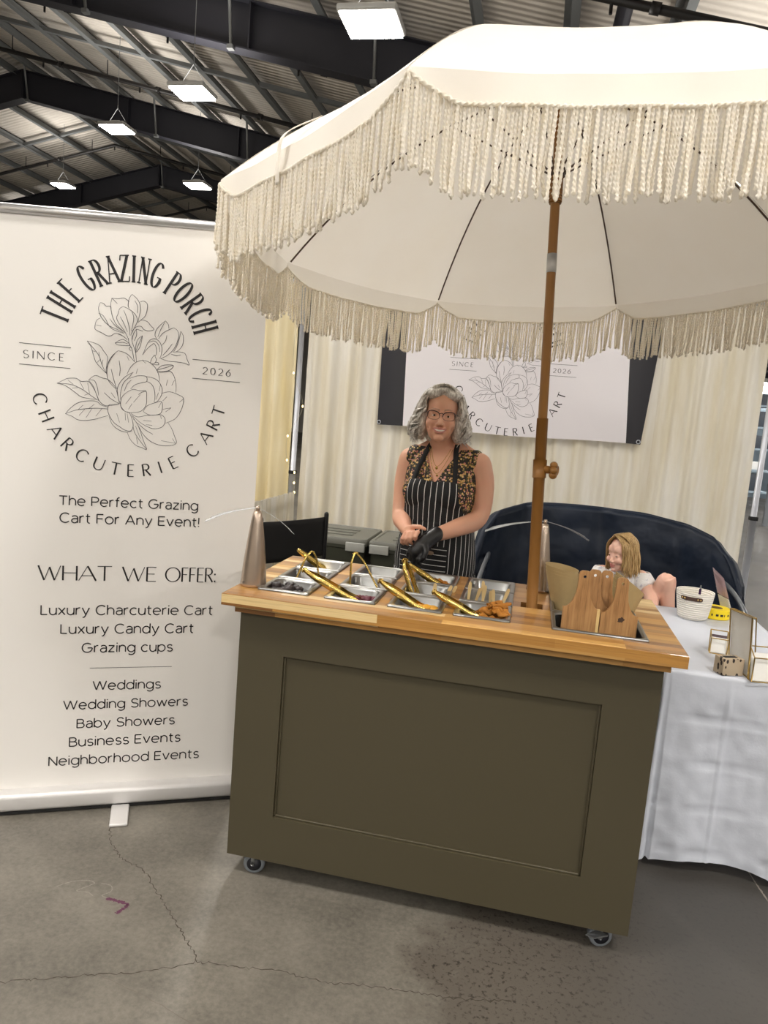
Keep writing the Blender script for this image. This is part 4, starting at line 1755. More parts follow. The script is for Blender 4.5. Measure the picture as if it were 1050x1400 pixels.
# ------------------------------------------------------------------ umbrella
M_CANVAS = cloth('white_canvas', '#f3ede2', '#f6f1e8', .27, 900, .08, .75, (3, 3, 3))
M_FRINGE = cloth('cream_cotton', '#fbf5e8', '#fdf9f1', .45, 1500, .2, .95, (40, 40, 40))
M_UPOLE = simple('brown_pole', '#8f632d', .42, .1, var=.06, scale=8)
M_RIB = simple('dark_rib', '#5a4a40', .35, .7)
M_SILVER = simple('silver_joint', '#b9babb', .35, .5)
UB = Vector((.048, 2.43, .965))
UA = Vector((-.05, .069, 1)).normalized()
UC = UB + UA * 1.219
UR = 1.053
UH = .47
e1 = (Vector((1, 0, 0)) - UA * UA.x).normalized()
e2 = UA.cross(e1)


def udir(k):
    a = 2.06 - k * PI / 4
    return e1 * math.cos(a) + e2 * math.sin(a)


def rib(k, v):
    return UC + udir(k) * UR * v + UA * UH * (1 - v ** 2.1)


umb = thing('umbrella', 'large white umbrella with a cream rope fringe standing in the cart', 'umbrella', UB)
b = MB()
b.tube([UB - UA * .45, UB + UA * .62], .0185, 20)
b.tube([UB + UA * .60, UB + UA * (1.219 + UH - .01)], .0150, 20)
b.build('pole', M_UPOLE, umb)
b = MB()
b.tube([UB + UA * 1.09, UB + UA * 1.150], .0160, 20)
b.build('silver_joint', M_SILVER, umb)['label'] = 'silver joint band on the brown pole'
b = MB()
for k in range(9):
    b.tube([UB + UA * (1.315 + .0095 * k), UB + UA * (1.322 + .0095 * k)], .0215, 18)
b.tube([UB + UA * 1.31, UB + UA * 1.41], .0195, 18)
b.build('runner_grip', M_UPOLE, umb)
b = MB()
kn = UB + UA * .455
b.tube([kn - UA * .03, kn + UA * .03], .0225, 18)
b.tube([kn, kn + Vector((.036, -.014, 0))], .013, 12)
c2 = kn + Vector((.036, -.014, 0))
for k in range(6):
    a = 2 * PI * k / 6
    b.ell(c2 + Vector((.008, -.003, 0)) + Vector((0, math.cos(a) * .017, math.sin(a) * .019)), (.013, .012, .012), n=12, m=8)
b.tube([c2, c2 + Vector((.020, -.008, 0))], .017, 14)
b.build('clamp_knob', M_UPOLE, umb)
# canopy in eight gores, straight between ribs, with a hem
can = MB()
DROP = .056


def hemdrop(u):
    e = min(u, 1 - u)
    return .010 + DROP * min(1.0, (e / .13)) ** .75


for k in range(8):
    def fn(u, v, k=k):
        vv = .02 + .98 * v
        a = rib(k, vv)
        c = rib(k + 1, vv)
        p = a.lerp(c, u)
        sag = math.sin(PI * u) * vv
        p = p - UA * (.018 * sag) + UA * .004 * noise.noise(Vector((u * 5, v * 6, k * 3.1))) * vv
        return p
    can.grid(fn, 20, 22)

    def fh(u, v, k=k):
        p = fn(u, 1.0)
        out = (udir(k) + udir(k + 1)).normalized()
        return p - Vector((0, 0, 1)) * hemdrop(u) * v + out * .012 * v * math.sin(PI * u) + out * .003 * v * math.sin(u * 23 + k)
    can.grid(fh, 44, 4)
canopy = can.build('canopy', M_CANVAS, umb)
cap = MB()
cap.lathe([(.0, .03), (.02, .028), (.022, .0), (.05, -.01)], 20, 0, Matrix.Translation(UC + UA * (UH + .0)))
cap.build('finial', M_UPOLE, umb)
for k in range(8):
    b = MB()
    b.tube([rib(k, .03 + .955 * j / 16) - UA * .012 for j in range(17)], .0034, 8)
    r_ = b.build('rib', M_RIB, umb)
    s = MB()
    j = rib(k, .36) - UA * .014
    hub = UB + UA * 1.405 + udir(k) * .022
    s.tube([hub, j], .003, 8)
    s.ell(j, (.007, .007, .007), n=8, m=6)
    s.build('stretcher', M_RIB, r_)
b = MB()
b.tube([UB + UA * 1.395, UB + UA * 1.42], .026, 18)
b.build('hub', M_RIB, umb)
# fringe: one gathered run of twisted cords per gore
rnd = random.Random(4)
for k in range(8):
    b = MB()
    vs = []
    fs = []
    out = (udir(k) + udir(k + 1)).normalized()

    def hem(u, k=k, out=out):
        a, c = rib(k, 1), rib(k + 1, 1)
        p = a.lerp(c, u) - UA * (.018 * math.sin(PI * u))
        return p - Vector((0, 0, 1)) * hemdrop(u) + out * .012 * math.sin(PI * u) + out * .003 * math.sin(u * 23 + k)
    N = 98
    for i in range(N):
        u = (i + .5 + rnd.uniform(-.3, .3)) / N
        p0 = hem(u) + out * rnd.uniform(-.004, .006)
        L = .168 + rnd.uniform(-.012, .012)
        sway = Vector((rnd.gauss(0, .0045), rnd.gauss(0, .0045), 0))
        curl = Vector((rnd.gauss(0, .0015), rnd.gauss(0, .0015), 0))
        ph = rnd.uniform(0, 6.28)
        seg = 44
        base = len(vs)
        for j in range(seg + 1):
            t = j / seg
            p = p0 + sway * t * t + curl * math.sin(t * 7 + ph) * t - Vector((0, 0, L * t))
            a = ph + t * L / .021 * 2 * PI
            e = 1.0
            if t > .95:
                e = 1.25 if t < .985 else .5
            ca, sa = math.cos(a), math.sin(a)
            for q in range(6):
                th = 2 * PI * q / 6
                x = .0047 * e * math.cos(th)
                y = .0026 * e * math.sin(th)
                vs.append(p + Vector((x * ca - y * sa, x * sa + y * ca, 0)))
        for j in range(seg):
            for q in range(6):
                fs.append((base + j * 6 + q, base + j * 6 + (q + 1) % 6, base + j * 6 + 6 + (q + 1) % 6, base + j * 6 + 6 + q))
    b.add(vs, fs, 0, True)
    o = b.build('fringe', M_FRINGE, canopy)
    o['label'] = 'run of twisted cream rope cords along one side'
    b = MB()
    P = [hem(i / 240) + out * .003 for i in range(241)]
    vs = []
    fs = []
    for i, p in enumerate(P):
        t = (P[min(i + 1, 240)] - P[max(i - 1, 0)]).normalized()
        n1 = t.cross(out).normalized()
        a = i * .85
        for q in range(6):
            th = 2 * PI * q / 6
            x, y = .0062 * math.cos(th), .0034 * math.sin(th)
            vs.append(p + n1 * (x * math.cos(a) - y * math.sin(a)) + out * (x * math.sin(a) + y * math.cos(a)))
    for i in range(240):
        for q in range(6):
            fs.append((i * 6 + q, i * 6 + (q + 1) % 6, i * 6 + 6 + (q + 1) % 6, i * 6 + 6 + q))
    b.add(vs, fs, 0, True)
    b.build('braid_trim', M_FRINGE, canopy)
# closing strap on the left gore
b = MB()
a = rib(-3, 1).lerp(rib(-2, 1), .56)
od = (udir(-3) + udir(-2)).normalized()
pts = [a - udir(-3) * .14 + UA * .115 + od * .0, a + od * .006 + Vector((0, 0, .012)), a + od * .022 - Vector((0, 0, .05)), a + od * .02 - Vector((0, 0, .11))]
P = catmull(pts, 6)
w = (rib(-2, 1) - rib(-3, 1)).normalized() * .008
b.add([q for p in P for q in (p + w, p - w)], [(2 * i, 2 * i + 1, 2 * i + 3, 2 * i + 2) for i in range(len(P) - 1)], 0, True)
st = b.build('tie_strap', M_CANVAS, umb)
m_ = st.modifiers.new('thickness', 'SOLIDIFY')
m_.thickness = .002

# ------------------------------------------------------------------ white side table
TX0, TX1, TY0, TY1, TZ = .515, 1.10, 2.68, 3.70, .74
M_TABLETOP = simple('table_plastic', '#d5d3cf', .5)
M_CLOTH = NT('plastic_tablecloth')
_n = M_CLOTH.noise(M_CLOTH.coord('Object', (14, 14, 14)), 1.0, 5, .6)
M_CLOTH.set(Base_Color='#d3d8e3', Roughness=.36)
M_CLOTH.bump(_n, .25, .01)
_t = M_CLOTH.n('ShaderNodeBsdfTranslucent')
_t.inputs['Color'].default_value = (.8, .8, .83, 1)
_x = M_CLOTH.n('ShaderNodeMixShader')
_x.inputs[0].default_value = .15
M_CLOTH.l(M_CLOTH.b.outputs[0], _x.inputs[1])
M_CLOTH.l(_t.outputs[0], _x.inputs[2])
M_CLOTH.l(_x.outputs[0], M_CLOTH.out.inputs['Surface'])
M_CLOTH = M_CLOTH.mat
tb = thing('folding_table', 'folding table hidden under the white cloth beside the cart', 'table', ((TX0 + TX1) / 2, (TY0 + TY1) / 2, 0))
b = MB()
b.box((TX0 + .006, TY0 + .006, TZ - .04), (TX1 - .006, TY1 - .006, TZ - .002), bev=.006)
b.build('tabletop', M_TABLETOP, tb)
for x in (TX0 + .07, TX1 - .07):
    for y in (TY0 + .12, TY1 - .12):
        b = MB()
        b.tube([(x, y, 0), (x, y, TZ - .04)], .012, 10)
        b.build('leg', M_PIPEALU, tb)
per = []
rr = .05
for cx, cy, a in ((TX1 - rr, TY0 + rr, -90), (TX1 - rr, TY1 - rr, 0), (TX0 + rr, TY1 - rr, 90), (TX0 + rr, TY0 + rr, 180)):
    per.append((cx, cy, a))
loop = []
for i, (cx, cy, a) in enumerate(per):
    for k in range(13):
        t = R(a + 90 * k / 12)
        loop.append((cx + rr * math.cos(t), cy + rr * math.sin(t), math.cos(t), math.sin(t), 1.0))
    nx_, ny_, na = per[(i + 1) % 4]
    t = R(a + 90)
    p = Vector((cx + rr * math.cos(t), cy + rr * math.sin(t)))
    q = Vector((nx_ + rr * math.cos(t), ny_ + rr * math.sin(t)))
    m = int((q - p).length / .007)
    for k in range(1, m):
        s = p.lerp(q, k / m)
        e = min(k, m - k) / m
        loop.append((s.x, s.y, math.cos(t), math.sin(t), max(0, 1 - e * m * .007 / .13)))
n = len(loop)
b = MB()
vs = []
NV = 46


def crease(q, step):
    d = abs((q / step) - round(q / step)) * step
    return max(0, 1 - d / .006)


for ring in (.0, .35, .7, .93, 1.0):
    for x, y, nx, ny, c in loop:
        mx, my = (TX0 + TX1) / 2, (TY0 + TY1) / 2
        px, py = mx + (x - mx) * ring, my + (y - my) * ring
        z = TZ + .0015 + .0025 * max(0, noise.noise(Vector((px * 9, py * 7, 3)))) * (1 if ring < 1 else 0)
        vs.append((px, py, z))
for j in range(1, NV + 1):
    v = j / NV
    for i, (x, y, nx, ny, c) in enumerate(loop):
        hang = .700 + .008 * math.sin(x * 9 + y * 6.3) + .012 * c
        ang = math.atan2(ny, nx)
        fold = c * (.026 * v ** .7 * math.sin(ang * 12.5 + .8) + .026 * v) + (1 - c) * (.014 * v * math.sin((x * 1.0 + y) * 17 + 1.3 * math.sin(v * 2)) + .012 * v)
        wr = .012 * noise.noise(Vector((x * 7, y * 7, v * 2.2))) + .005 * noise.noise(Vector((x * 22, y * 22, v * 14)))
        cr = -.009 * crease(v * hang, .165) + .009 * crease((x if abs(ny) > .7 else y) - TX0 - .04, .21)
        off = .004 * min(1, v * 12) + fold + (wr + cr) * min(1, v * 6)
        z = TZ - hang * v + .0015
        vs.append((x + nx * off, y + ny * off, max(.004, z)))
fs = []
R_ = NV + 5
for j in range(R_ - 1):
    for i in range(n):
        fs.append((j * n + i, j * n + n + i, j * n + n + (i + 1) % n, j * n + (i + 1) % n)[::-1] if False else (j * n + i, j * n + n + i, j * n + n + (i + 1) % n, j * n + (i + 1) % n))
b.add(vs, fs, 0, True)
tag(b.build('tablecloth', M_CLOTH), 'white plastic tablecloth with fold creases hanging to the floor right of the cart', 'tablecloth')

# things on the white table
M_ROPE = NT('cotton_rope')
_w = M_ROPE.n('ShaderNodeTexWave', wave_type='BANDS', bands_direction='Z')
_w.inputs['Scale'].default_value = 32
_w.inputs['Distortion'].default_value = .6
M_ROPE.l(M_ROPE.coord('Object'), _w.inputs['Vector'])
M_ROPE.set(Base_Color=M_ROPE.ramp(_w.outputs['Fac'], [(0, '#d8d0c2'), (.35, '#efeae1')]), Roughness=.9)
M_ROPE.bump(_w.outputs['Fac'], .6, .006)
M_ROPE = M_ROPE.mat
M_LEATHER = simple('brown_leather', '#4a3226', .55, var=.2, scale=40, bump=.2)
M_RIVET = simple('brass_rivet', '#b89a62', .3, .9)
bk = thing('rope_basket', 'white cotton rope basket with brown leather handles holding a pen', 'basket', (.795, 3.52, TZ))
Mx = Matrix.Translation((.795, 3.52, TZ + .003))
b = MB()
b.lathe([(.0, 0), (.055, 0), (.064, .006), (.069, .03), (.077, .08), (.083, .125), (.082, .129), (.077, .128), (.071, .08), (.062, .03), (.056, .009), (.0, .008)], 44, 0, Mx, cap=False)
b.build('basket_body', M_ROPE, bk)
for a0 in (-112, 68):
    b = MB()
    pts = []
    for k in range(-8, 9):
        a = R(a0 + k * 4.2)
        pts.append((math.cos(a), math.sin(a)))
    vs = []
    for k, (cx, sy) in enumerate(pts):
        for r, z in ((.0835, .094), (.0855, .112), (.0823, .094), (.0843, .112)):
            e = .004 if k in (0, 16) else 0
            zz = z + (e if z < .1 else -e)
            vs.append((.795 + cx * r, 3.52 + sy * r, TZ + .003 + zz))
    fs = []
    for k in range(16):
        q = 4 * k
        fs += [(q, q + 4, q + 5, q + 1), (q + 2, q + 3, q + 7, q + 6), (q + 1, q + 5, q + 7, q + 3), (q, q + 2, q + 6, q + 4)]
    fs += [(0, 1, 3, 2), (64, 66, 67, 65)]
    b.add(vs, fs, 0, True)
    h = b.build('handle', M_LEATHER, bk, angle=40)
    h['label'] = 'brown leather handle strap'
    for k in (-6.5, -4.6, 4.6, 6.5):
        a = R(a0 + k * 4.2)
        g = MB()
        g.ell((.795 + math.cos(a) * .0855, 3.52 + math.sin(a) * .0855, TZ + .106), (.0042, .0042, .0042), n=10, m=6)
        g.build('rivet', M_RIVET, h)
pen = thing('pen', 'purple pen with a silver tip standing in the rope basket', 'pen', (.81, 3.54, TZ + .012))
b = MB()
b.tube([(.812, 3.52, TZ + .02), (.822, 3.555, TZ + .135)], .0055, 10)
b.build('barrel', simple('purple_plastic', '#3d2050', .35), pen)
b = MB()
b.tube([(.822, 3.555, TZ + .135), (.8235, 3.561, TZ + .152)], [.0045, .003], 10)
b.build('push_button', M_ZINC, pen)
M_TAPE = simple('yellow_tape', '#f0d41f', .45, var=.04)
tp = thing('tape_roll', 'roll of yellow tape printed in black, lying behind the rope basket', 'tape', (.912, 3.60, TZ))
Mx = Matrix.Translation((.912, 3.60, TZ + .003))
b = MB()
b.lathe([(.030, .0), (.062, .0), (.064, .002), (.064, .044), (.062, .046), (.030, .046), (.030, .0)], 40, 0, Mx, cap=False)
b.build('tape_body', M_TAPE, tp, angle=40)
b = MB()
b.lathe([(.0302, .001), (.0302, .045), (.0275, .045), (.0275, .001), (.0302, .001)], 36, 0, Mx, cap=False)
b.build('core', simple('brown_core', '#6a5326', .8), tp)
b = MB()
for k, w in ((0, .009), (1, .006), (2, .012), (3, .014), (4, .004), (5, .010), (6, .006)):
    a0 = -135 + k * 17
    seg = 5
    vs = []
    da = math.degrees(w / .064)
    for q in range(seg + 1):
        a = R(a0 + da * q / seg)
        for z in (.017, .027):
            vs.append((.0643 * math.cos(a), .0643 * math.sin(a), z))
    b.add(vs, [(2 * q, 2 * q + 2, 2 * q + 3, 2 * q + 1) for q in range(seg)], 0, True, Mx)
b.build('print', M_INK, tp)['label'] = 'black printed blocks'

M_GOLDWIRE = simple('gold_frame', '#b79a5e', .3, .9)
M_PAPER = simple('white_card', '#efeeea', .6)
M_GLASS = NT('clear_acrylic')
M_GLASS.set(Base_Color='#ffffff', Roughness=.03, IOR=1.45)
M_GLASS.b.inputs['Transmission Weight'].default_value = 1.0
M_GLASS = M_GLASS.mat


def slab(b, P, t, mi=0):
    """thin slab over a quad of 3D points"""
    P = [Vector(p) for p in P]
    nn = (P[1] - P[0]).cross(P[3] - P[0]).normalized() * t
    b.add(P + [p - nn for p in P], [(0, 1, 2, 3), (7, 6, 5, 4), (0, 4, 5, 1), (1, 5, 6, 2), (2, 6, 7, 3), (3, 7, 4, 0)], mi)


def wire_rect(b, P, r=.0022):
    P = [Vector(p) for p in P]
    for i in range(len(P)):
        b.tube([P[i], P[(i + 1) % len(P)]], r, 6)


# acrylic price stand with pink print
ac = thing('acrylic_sign', 'tall clear acrylic sign stand with a pink card, at the back of the white table', 'sign', (.95, 3.65, TZ))
A = [Vector((.955, 3.655, TZ + .003)), Vector((1.0, 3.64, TZ + .003)), Vector((.930, 3.62, TZ + .185)), Vector((.880, 3.64, TZ + .228))]
b = MB()
slab(b, A, .003)
b.build('acrylic_sheet', M_GLASS, ac)
b = MB()
off = Vector((.004, .005, 0))
slab(b, [A[0] + off, A[1] + off, A[1].lerp(A[2], .45) + off, A[0].lerp(A[3], .45) + off], .0008)
b.build('white_insert', M_PAPER, ac)
b = MB()
slab(b, [A[0].lerp(A[3], .47) + off, A[1].lerp(A[2], .47) + off, A[2] + off, A[3] + off], .0008)
b.build('pink_card', simple('pink_card', '#c9a7ad', .5), ac)

# gold photo frame standing
fr = thing('photo_frame', 'large gold edged glass frame with a blank card standing on the white table', 'picture frame', (.81, 2.76, TZ))
F0, F1 = Vector((.793, 2.850, TZ + .004)), Vector((.820, 2.690, TZ + .004))
lean = Vector((.035, .006, 0))
F2, F3 = F1 + Vector((0, 0, .205)) + lean * .7, F0 + Vector((0, 0, .225)) + lean * .4
F2 = F1 + Vector((-.016, .003, .215))
F3 = F0 + Vector((-.020, .003, .205))
b = MB()
wire_rect(b, [F0, F1, F2, F3], .0026)
d = Vector((.020, .004, 0))
wire_rect(b, [F0 + d, F1 + d, F2 + d * .7, F3 + d * .7], .0022)
for p, q in ((F0, F0 + d), (F1, F1 + d), (F2, F2 + d * .7), (F3, F3 + d * .7)):
    b.tube([p, q], .002, 6)
b.build('frame', M_GOLDWIRE, fr)
b = MB()
slab(b, [F0 + d * .2, F1 + d * .2, F2 + d * .2, F3 + d * .2], .0015)
b.build('card', simple('grey_card', '#dcd8ce', .35), fr)

# card holders
def card_holder(c, ux, w, h, dep, label, cards, mat):
    c = Vector(c)
    ux = Vector(ux).normalized()
    uy = Vector((-ux.y, ux.x, 0))
    t = thing('card_holder', label, 'card holder', c)
    Pf = [c - ux * w / 2, c + ux * w / 2, c + ux * w / 2 + Vector((0, 0, h)), c - ux * w / 2 + Vector((0, 0, h))]
    Pb = [p + uy * dep for p in Pf[:2]] + [p + uy * dep * 1.5 + Vector((0, 0, h * .35)) for p in Pf[2:]]
    b = MB()
    wire_rect(b, [p + Vector((0, 0, .002)) for p in Pf])
    wire_rect(b, [p + Vector((0, 0, .002)) for p in Pb])
    for p, q in zip(Pf, Pb):
        b.tube([p + Vector((0, 0, .002)), q + Vector((0, 0, .002))], .002, 6)
    b.build('wire_frame', M_GOLDWIRE, t)
    for k in range(cards):
        b = MB()
        o = uy * (dep * (.25 + .55 * k / max(1, cards - 1)))
        sl_ = uy * dep * .25
        slab(b, [c - ux * w * .44 + o + Vector((0, 0, .004)), c + ux * w * .44 + o + Vector((0, 0, .004)), c + ux * w * .44 + o + sl_ + Vector((0, 0, h * (1.05 + .1 * k))), c - ux * w * .44 + o + sl_ + Vector((0, 0, h * (1.05 + .1 * k)))], .0015)
        b.build('card', mat[k % len(mat)], t)
    return t


M_DARKCARD = simple('mauve_card', '#5a4a50', .5)
card_holder((.780, 2.955, TZ + .001), (.9, -.12, 0), .062, .06, .035, 'gold wire card holder with a white and a dark card behind the patterned box', 2, [M_PAPER, M_DARKCARD])
card_holder((.858, 2.665, TZ + .001), (1, .15, 0), .075, .085, .03, 'gold wire card holder with white cards, at the right edge of the picture', 2, [M_PAPER, M_PAPER])
# little patterned box
M_SPOT = NT('leopard_card')
_vo = M_SPOT.n('ShaderNodeTexVoronoi')
_vo.inputs['Scale'].default_value = 62
M_SPOT.l(M_SPOT.coord('Object', (1, 1.0, .62), (.5, .6, .4)), _vo.inputs['Vector'])
M_SPOT.set(Base_Color=M_SPOT.ramp(_vo.outputs['Distance'], [(.30, '#2b211d'), (.36, '#b5a48c')]), Roughness=.7)
M_SPOT = M_SPOT.mat
bx_ = thing('patterned_box', 'small tan box with dark animal spots on the white table', 'box', (.757, 2.715, TZ))
Mx = Matrix.Translation((.757, 2.715, TZ + .004)) @ Matrix.Rotation(R(22), 4, 'Z')
b = MB()
b.box((-.041, -.026, 0), (.041, .026, .060), M=Mx, bev=.0015)
b.build('box_body', M_SPOT, bx_)
b = MB()
b.box((-.025, -.009, .0595), (.025, .009, .0612), M=Mx, bev=.0006)
b.build('top_slot', M_DARKGAP, bx_)

# ------------------------------------------------------------------ navy loveseat
M_NAVY = NT('navy_nylon')
_n = M_NAVY.noise(M_NAVY.coord('Object', (4, 4, 4)), 1.0, 3, .5)
M_NAVY.set(Base_Color=M_NAVY.mix(_n, '#0c141f', '#142033'), Roughness=.55)
M_NAVY.b.inputs['Specular IOR Level'].default_value = .3
M_NAVY.bump(_n, .5, .06)
M_NAVY = M_NAVY.mat
M_TUBEGREY = simple('grey_tube', '#7d8288', .35, .6)
M_BLACKFAB = simple('black_fabric', '#0d0d0e', .75, var=.2)
sofa = thing('camp_loveseat', 'navy folding camp loveseat with a tall curved back against the drapes', 'loveseat', (.43, 4.25, 0))
KEY = [(-1, .66), (-.97, .76), (-.88, .93), (-.74, 1.035), (-.45, 1.09), (-.15, 1.10), (.25, 1.09), (.55, 1.055), (.74, 1.01), (.88, .91), (.97, .78), (1, .68)]


def topz(s):
    for (a, za), (c, zc) in zip(KEY, KEY[1:]):
        if a <= s <= c:
            t = (s - a) / (c - a)
            return za + (zc - za) * t
    return KEY[-1][1]


def backpt(s, v, off=0.0):
    x = .445 + .655 * (math.sin(s * PI / 2 * .92) / math.sin(PI / 2 * .92))
    y = 4.56 - .48 * abs(s) ** 3.2
    z0 = .36
    z = z0 + (topz(s) - z0) * v
    y += .10 * v - .10 - off
    x += (.06 * s ** 3) * v
    puck = .022 * noise.noise(Vector((s * 3, v * 3, 1))) + .012 * noise.noise(Vector((s * 9, v * 6, 4)))
    for k in (-.52, 0, .52):     # pulled seams
        puck += .022 * math.exp(-((s - k) / .05) ** 2)
    return Vector((x, y + puck, z))


b = MB()
b.grid(lambda u, v: backpt(-1 + 2 * u, v), 80, 26)
o = b.build('back', M_NAVY, sofa)
so = o.modifiers.new('thickness', 'SOLIDIFY')
so.thickness = .05
so.offset = -1
b = MB()
b.tube([backpt(-1 + 2 * k / 60, 1.0) + Vector((0, .022, .0)) for k in range(61)], .013, 10)
b.build('back_piping', M_NAVY, sofa)
b = MB()


def seatf(u, v):
    x = -.13 + 1.15 * u
    y = 3.74 + .74 * v
    z = .475 - .05 * math.sin(PI * u * 2) ** 2 * math.sin(PI * v) - .04 * v + .012 * noise.noise(Vector((x * 5, y * 5, 0)))
    return (x, y, z)


b.grid(seatf, 40, 24)
o = b.build('seat', M_NAVY, sofa)
so = o.modifiers.new('thickness', 'SOLIDIFY')
so.thickness = .03
for sx in (-1, 1):
    x = .445 + sx * .64
    b = MB()
    b.grid(lambda u, v: (x + sx * .02 * math.sin(PI * v), 3.78 + .42 * u, .42 + .30 * v - .07 * u * 0 + .006 * noise.noise(Vector((u * 5, v * 5, sx)))), 14, 12)
    o = b.build('side_panel', M_NAVY, sofa)
    so = o.modifiers.new('thickness', 'SOLIDIFY')
    so.thickness = .015
    b = MB()
    b.tube(catmull([(x, 4.28, .80), (x, 4.1, .80), (x + sx * .01, 3.9, .765), (x + sx * .02, 3.78, .70), (x + sx * .01, 3.74, .55), (x, 3.74, .015)], 6), .012, 10)
    b.tube([(x, 4.28, .80), (x, 4.40, .015)], .012, 10)
    b.build('arm_frame', M_TUBEGREY, sofa)
for x in (-.17, .445, 1.06):
    for ya, yb in ((3.76, 4.42), (4.42, 3.76)):
        b = MB()
        b.tube([(x, ya, .012), (x, yb, .44)], .011, 8)
        b.build('leg', M_TUBEGREY, sofa)

# ------------------------------------------------------------------ black folding chair at the left
dc = thing('director_chair', 'tall black folding chair with a wide canvas back, behind the left fly fan', 'chair', (-1.25, 3.85, 0))
PL, PR = Vector((-1.295, 3.43, 0)), Vector((-1.078, 3.86, 0))
ud = (PR - PL).normalized()
fd = Vector((-ud.y, ud.x, 0))
if fd.x < 0:
    fd = -fd


def dct(s, d, z):
    return PL + ud * s + fd * d + Vector((0, 0, z))


W_ = (PR - PL).length
b = MB()
b.grid(lambda u, v: dct(W_ * u, .02 * math.sin(PI * u), .755 + .215 * v), 14, 8)
o = b.build('back_canvas', M_BLACKFAB, dc)
so = o.modifiers.new('thickness', 'SOLIDIFY')
so.thickness = .006
M_BLKMETAL = simple('black_metal', '#141416', .4, .3)
for s in (0, W_):
    b = MB()
    b.tube([dct(s, 0, .50), dct(s, 0, .985)], .013, 10, rnd=True)
    b.build('back_post', M_BLKMETAL, dc)
    b = MB()
    b.tube([dct(s, -.01, .70), dct(s, .44, .70)], .014, 8, flat=1.6)
    b.tube([dct(s, .40, .70), dct(s, .40, .48)], .011, 8)
    b.build('armrest', M_BLKMETAL, dc)
b = MB()
b.grid(lambda u, v: dct(W_ * u, .02 + .42 * v, .495 - .025 * math.sin(PI * u)), 12, 8)
o = b.build('seat_canvas', M_BLACKFAB, dc)
so = o.modifiers.new('thickness', 'SOLIDIFY')
so.thickness = .006
for d in (.02, .42):
    for s0, s1 in ((0, W_), (W_, 0)):
        b = MB()
        b.tube([dct(s0, d, .49), dct(s1, d, .012)], .011, 8)
        b.build('leg', M_BLKMETAL, dc)

# ------------------------------------------------------------------ storage totes
M_TOTE = simple('olive_tote', '#33352a', .5, var=.05)
M_LID = simple('grey_lid', '#67675f', .5, var=.04)
M_LATCH = simple('pale_latch', '#a3a49f', .45)


def tote(x0, x1, y0, y1, z, h, label):
    t = thing('storage_tote', label, 'storage box', ((x0 + x1) / 2, (y0 + y1) / 2, z), 0, 'storage totes along the drapes')
    b = MB()
    cx, cy = (x0 + x1) / 2, (y0 + y1) / 2
    vs = []
    n = 0
    for f, zz in ((.86, 0), (.88, .01), (.955, h - .075), (.99, h - .07), (.99, h - .045)):
        p = rrect(cx + (x0 - cx) * f, cx + (x1 - cx) * f, cy + (y0 - cy) * f, cy + (y1 - cy) * f, .03)
        n = len(p)
        vs += [(a, c, z + zz) for a, c in p]
    b.add(vs, [(i * n + j, i * n + (j + 1) % n, (i + 1) * n + (j + 1) % n, (i + 1) * n + j) for i in range(4) for j in range(n)] + [list(range(n))[::-1], [4 * n + j for j in range(n)]], 0, True)
    b.build('tub', M_TOTE, t, angle=40)
    b = MB()
    vs = []
    for f, zz in ((1.0, h - .05), (1.0, h - .02), (.97, h - .008), (.90, h - .006), (.88, h - .012), (.4, h - .012)):
        p = rrect(cx + (x0 - cx) * f, cx + (x1 - cx) * f, cy + (y0 - cy) * f, cy + (y1 - cy) * f, .03)
        vs += [(a, c, z + zz) for a, c in p]
    b.add(vs, [(i * n + j, i * n + (j + 1) % n, (i + 1) * n + (j + 1) % n, (i + 1) * n + j) for i in range(5) for j in range(n)] + [list(range(n))[::-1], [5 * n + j for j in range(n)]], 0, True)
    for k in range(3):
        b.box((cx - (x1 - x0) * .25, cy - .1 + .1 * k - .02, z + h - .0125), (cx + (x1 - x0) * .25, cy - .1 + .1 * k + .02, z + h - .006), bev=.002)
    b.build('lid', M_LID, t, angle=40)
    for xx in (x0 + .07, x1 - .07):
        b = MB()
        b.box((xx - .06, y0 - .012, z + h - .085), (xx + .06, y0 + .006, z + h - .03), bev=.004)
        b.build('latch', M_LATCH, t)
    return t


tote(-1.44, -.935, 4.30, 4.80, 0, .40, 'lower olive storage tote of the left stack behind the cart')
tote(-.925, -.42, 4.30, 4.80, 0, .40, 'lower olive storage tote of the right stack behind the cart')
tote(-1.44, -.935, 4.30, 4.80, .395, .40, 'upper olive storage tote with a grey lid, beside the black chair')
tote(-.925, -.42, 4.30, 4.80, .395, .40, 'upper olive storage tote with a grey lid, behind the woman')

# ------------------------------------------------------------------ far side of the hall, seen through the gap at the right
M_FARBLUE = simple('blue_grey_panel', '#8fa0ae', .6, var=.2, scale=3)
M_FARDARK = simple('dark_display', '#39404a', .6, var=.4, scale=6)
M_FARWHITE = simple('white_display', '#dcdedd', .6)
far = thing('display_rack', 'distant grey and white display rack across the hall, in the gap at the right', 'display rack', (6.6, 20.6, 0))
b = MB()
for x in (5.4, 6.6, 7.8, 9.0):
    b.tube([(x, 20.4, 0), (x, 20.4, 3.0)], .05, 8)
b.build('rack_posts', M_PIPEALU, far)
rnd = random.Random(8)
for k in range(5):
    b = MB()
    b.box((5.4, 20.4, .35 + .55 * k), (9.0, 20.9, .40 + .55 * k))
    b.build('shelf', M_FARBLUE, far)
    for q in range(6):
        b = MB()
        x = 5.5 + .58 * q
        b.box((x, 20.45, .40 + .55 * k), (x + rnd.uniform(.25, .5), 20.8, .40 + .55 * k + rnd.uniform(.2, .45)), bev=.01)
        tag(b.build('boxed_goods', [M_FARDARK, M_FARWHITE, M_FARBLUE][rnd.randrange(3)]), 'small boxed goods on the distant display rack across the hall', 'box', 'boxed goods on the distant rack')
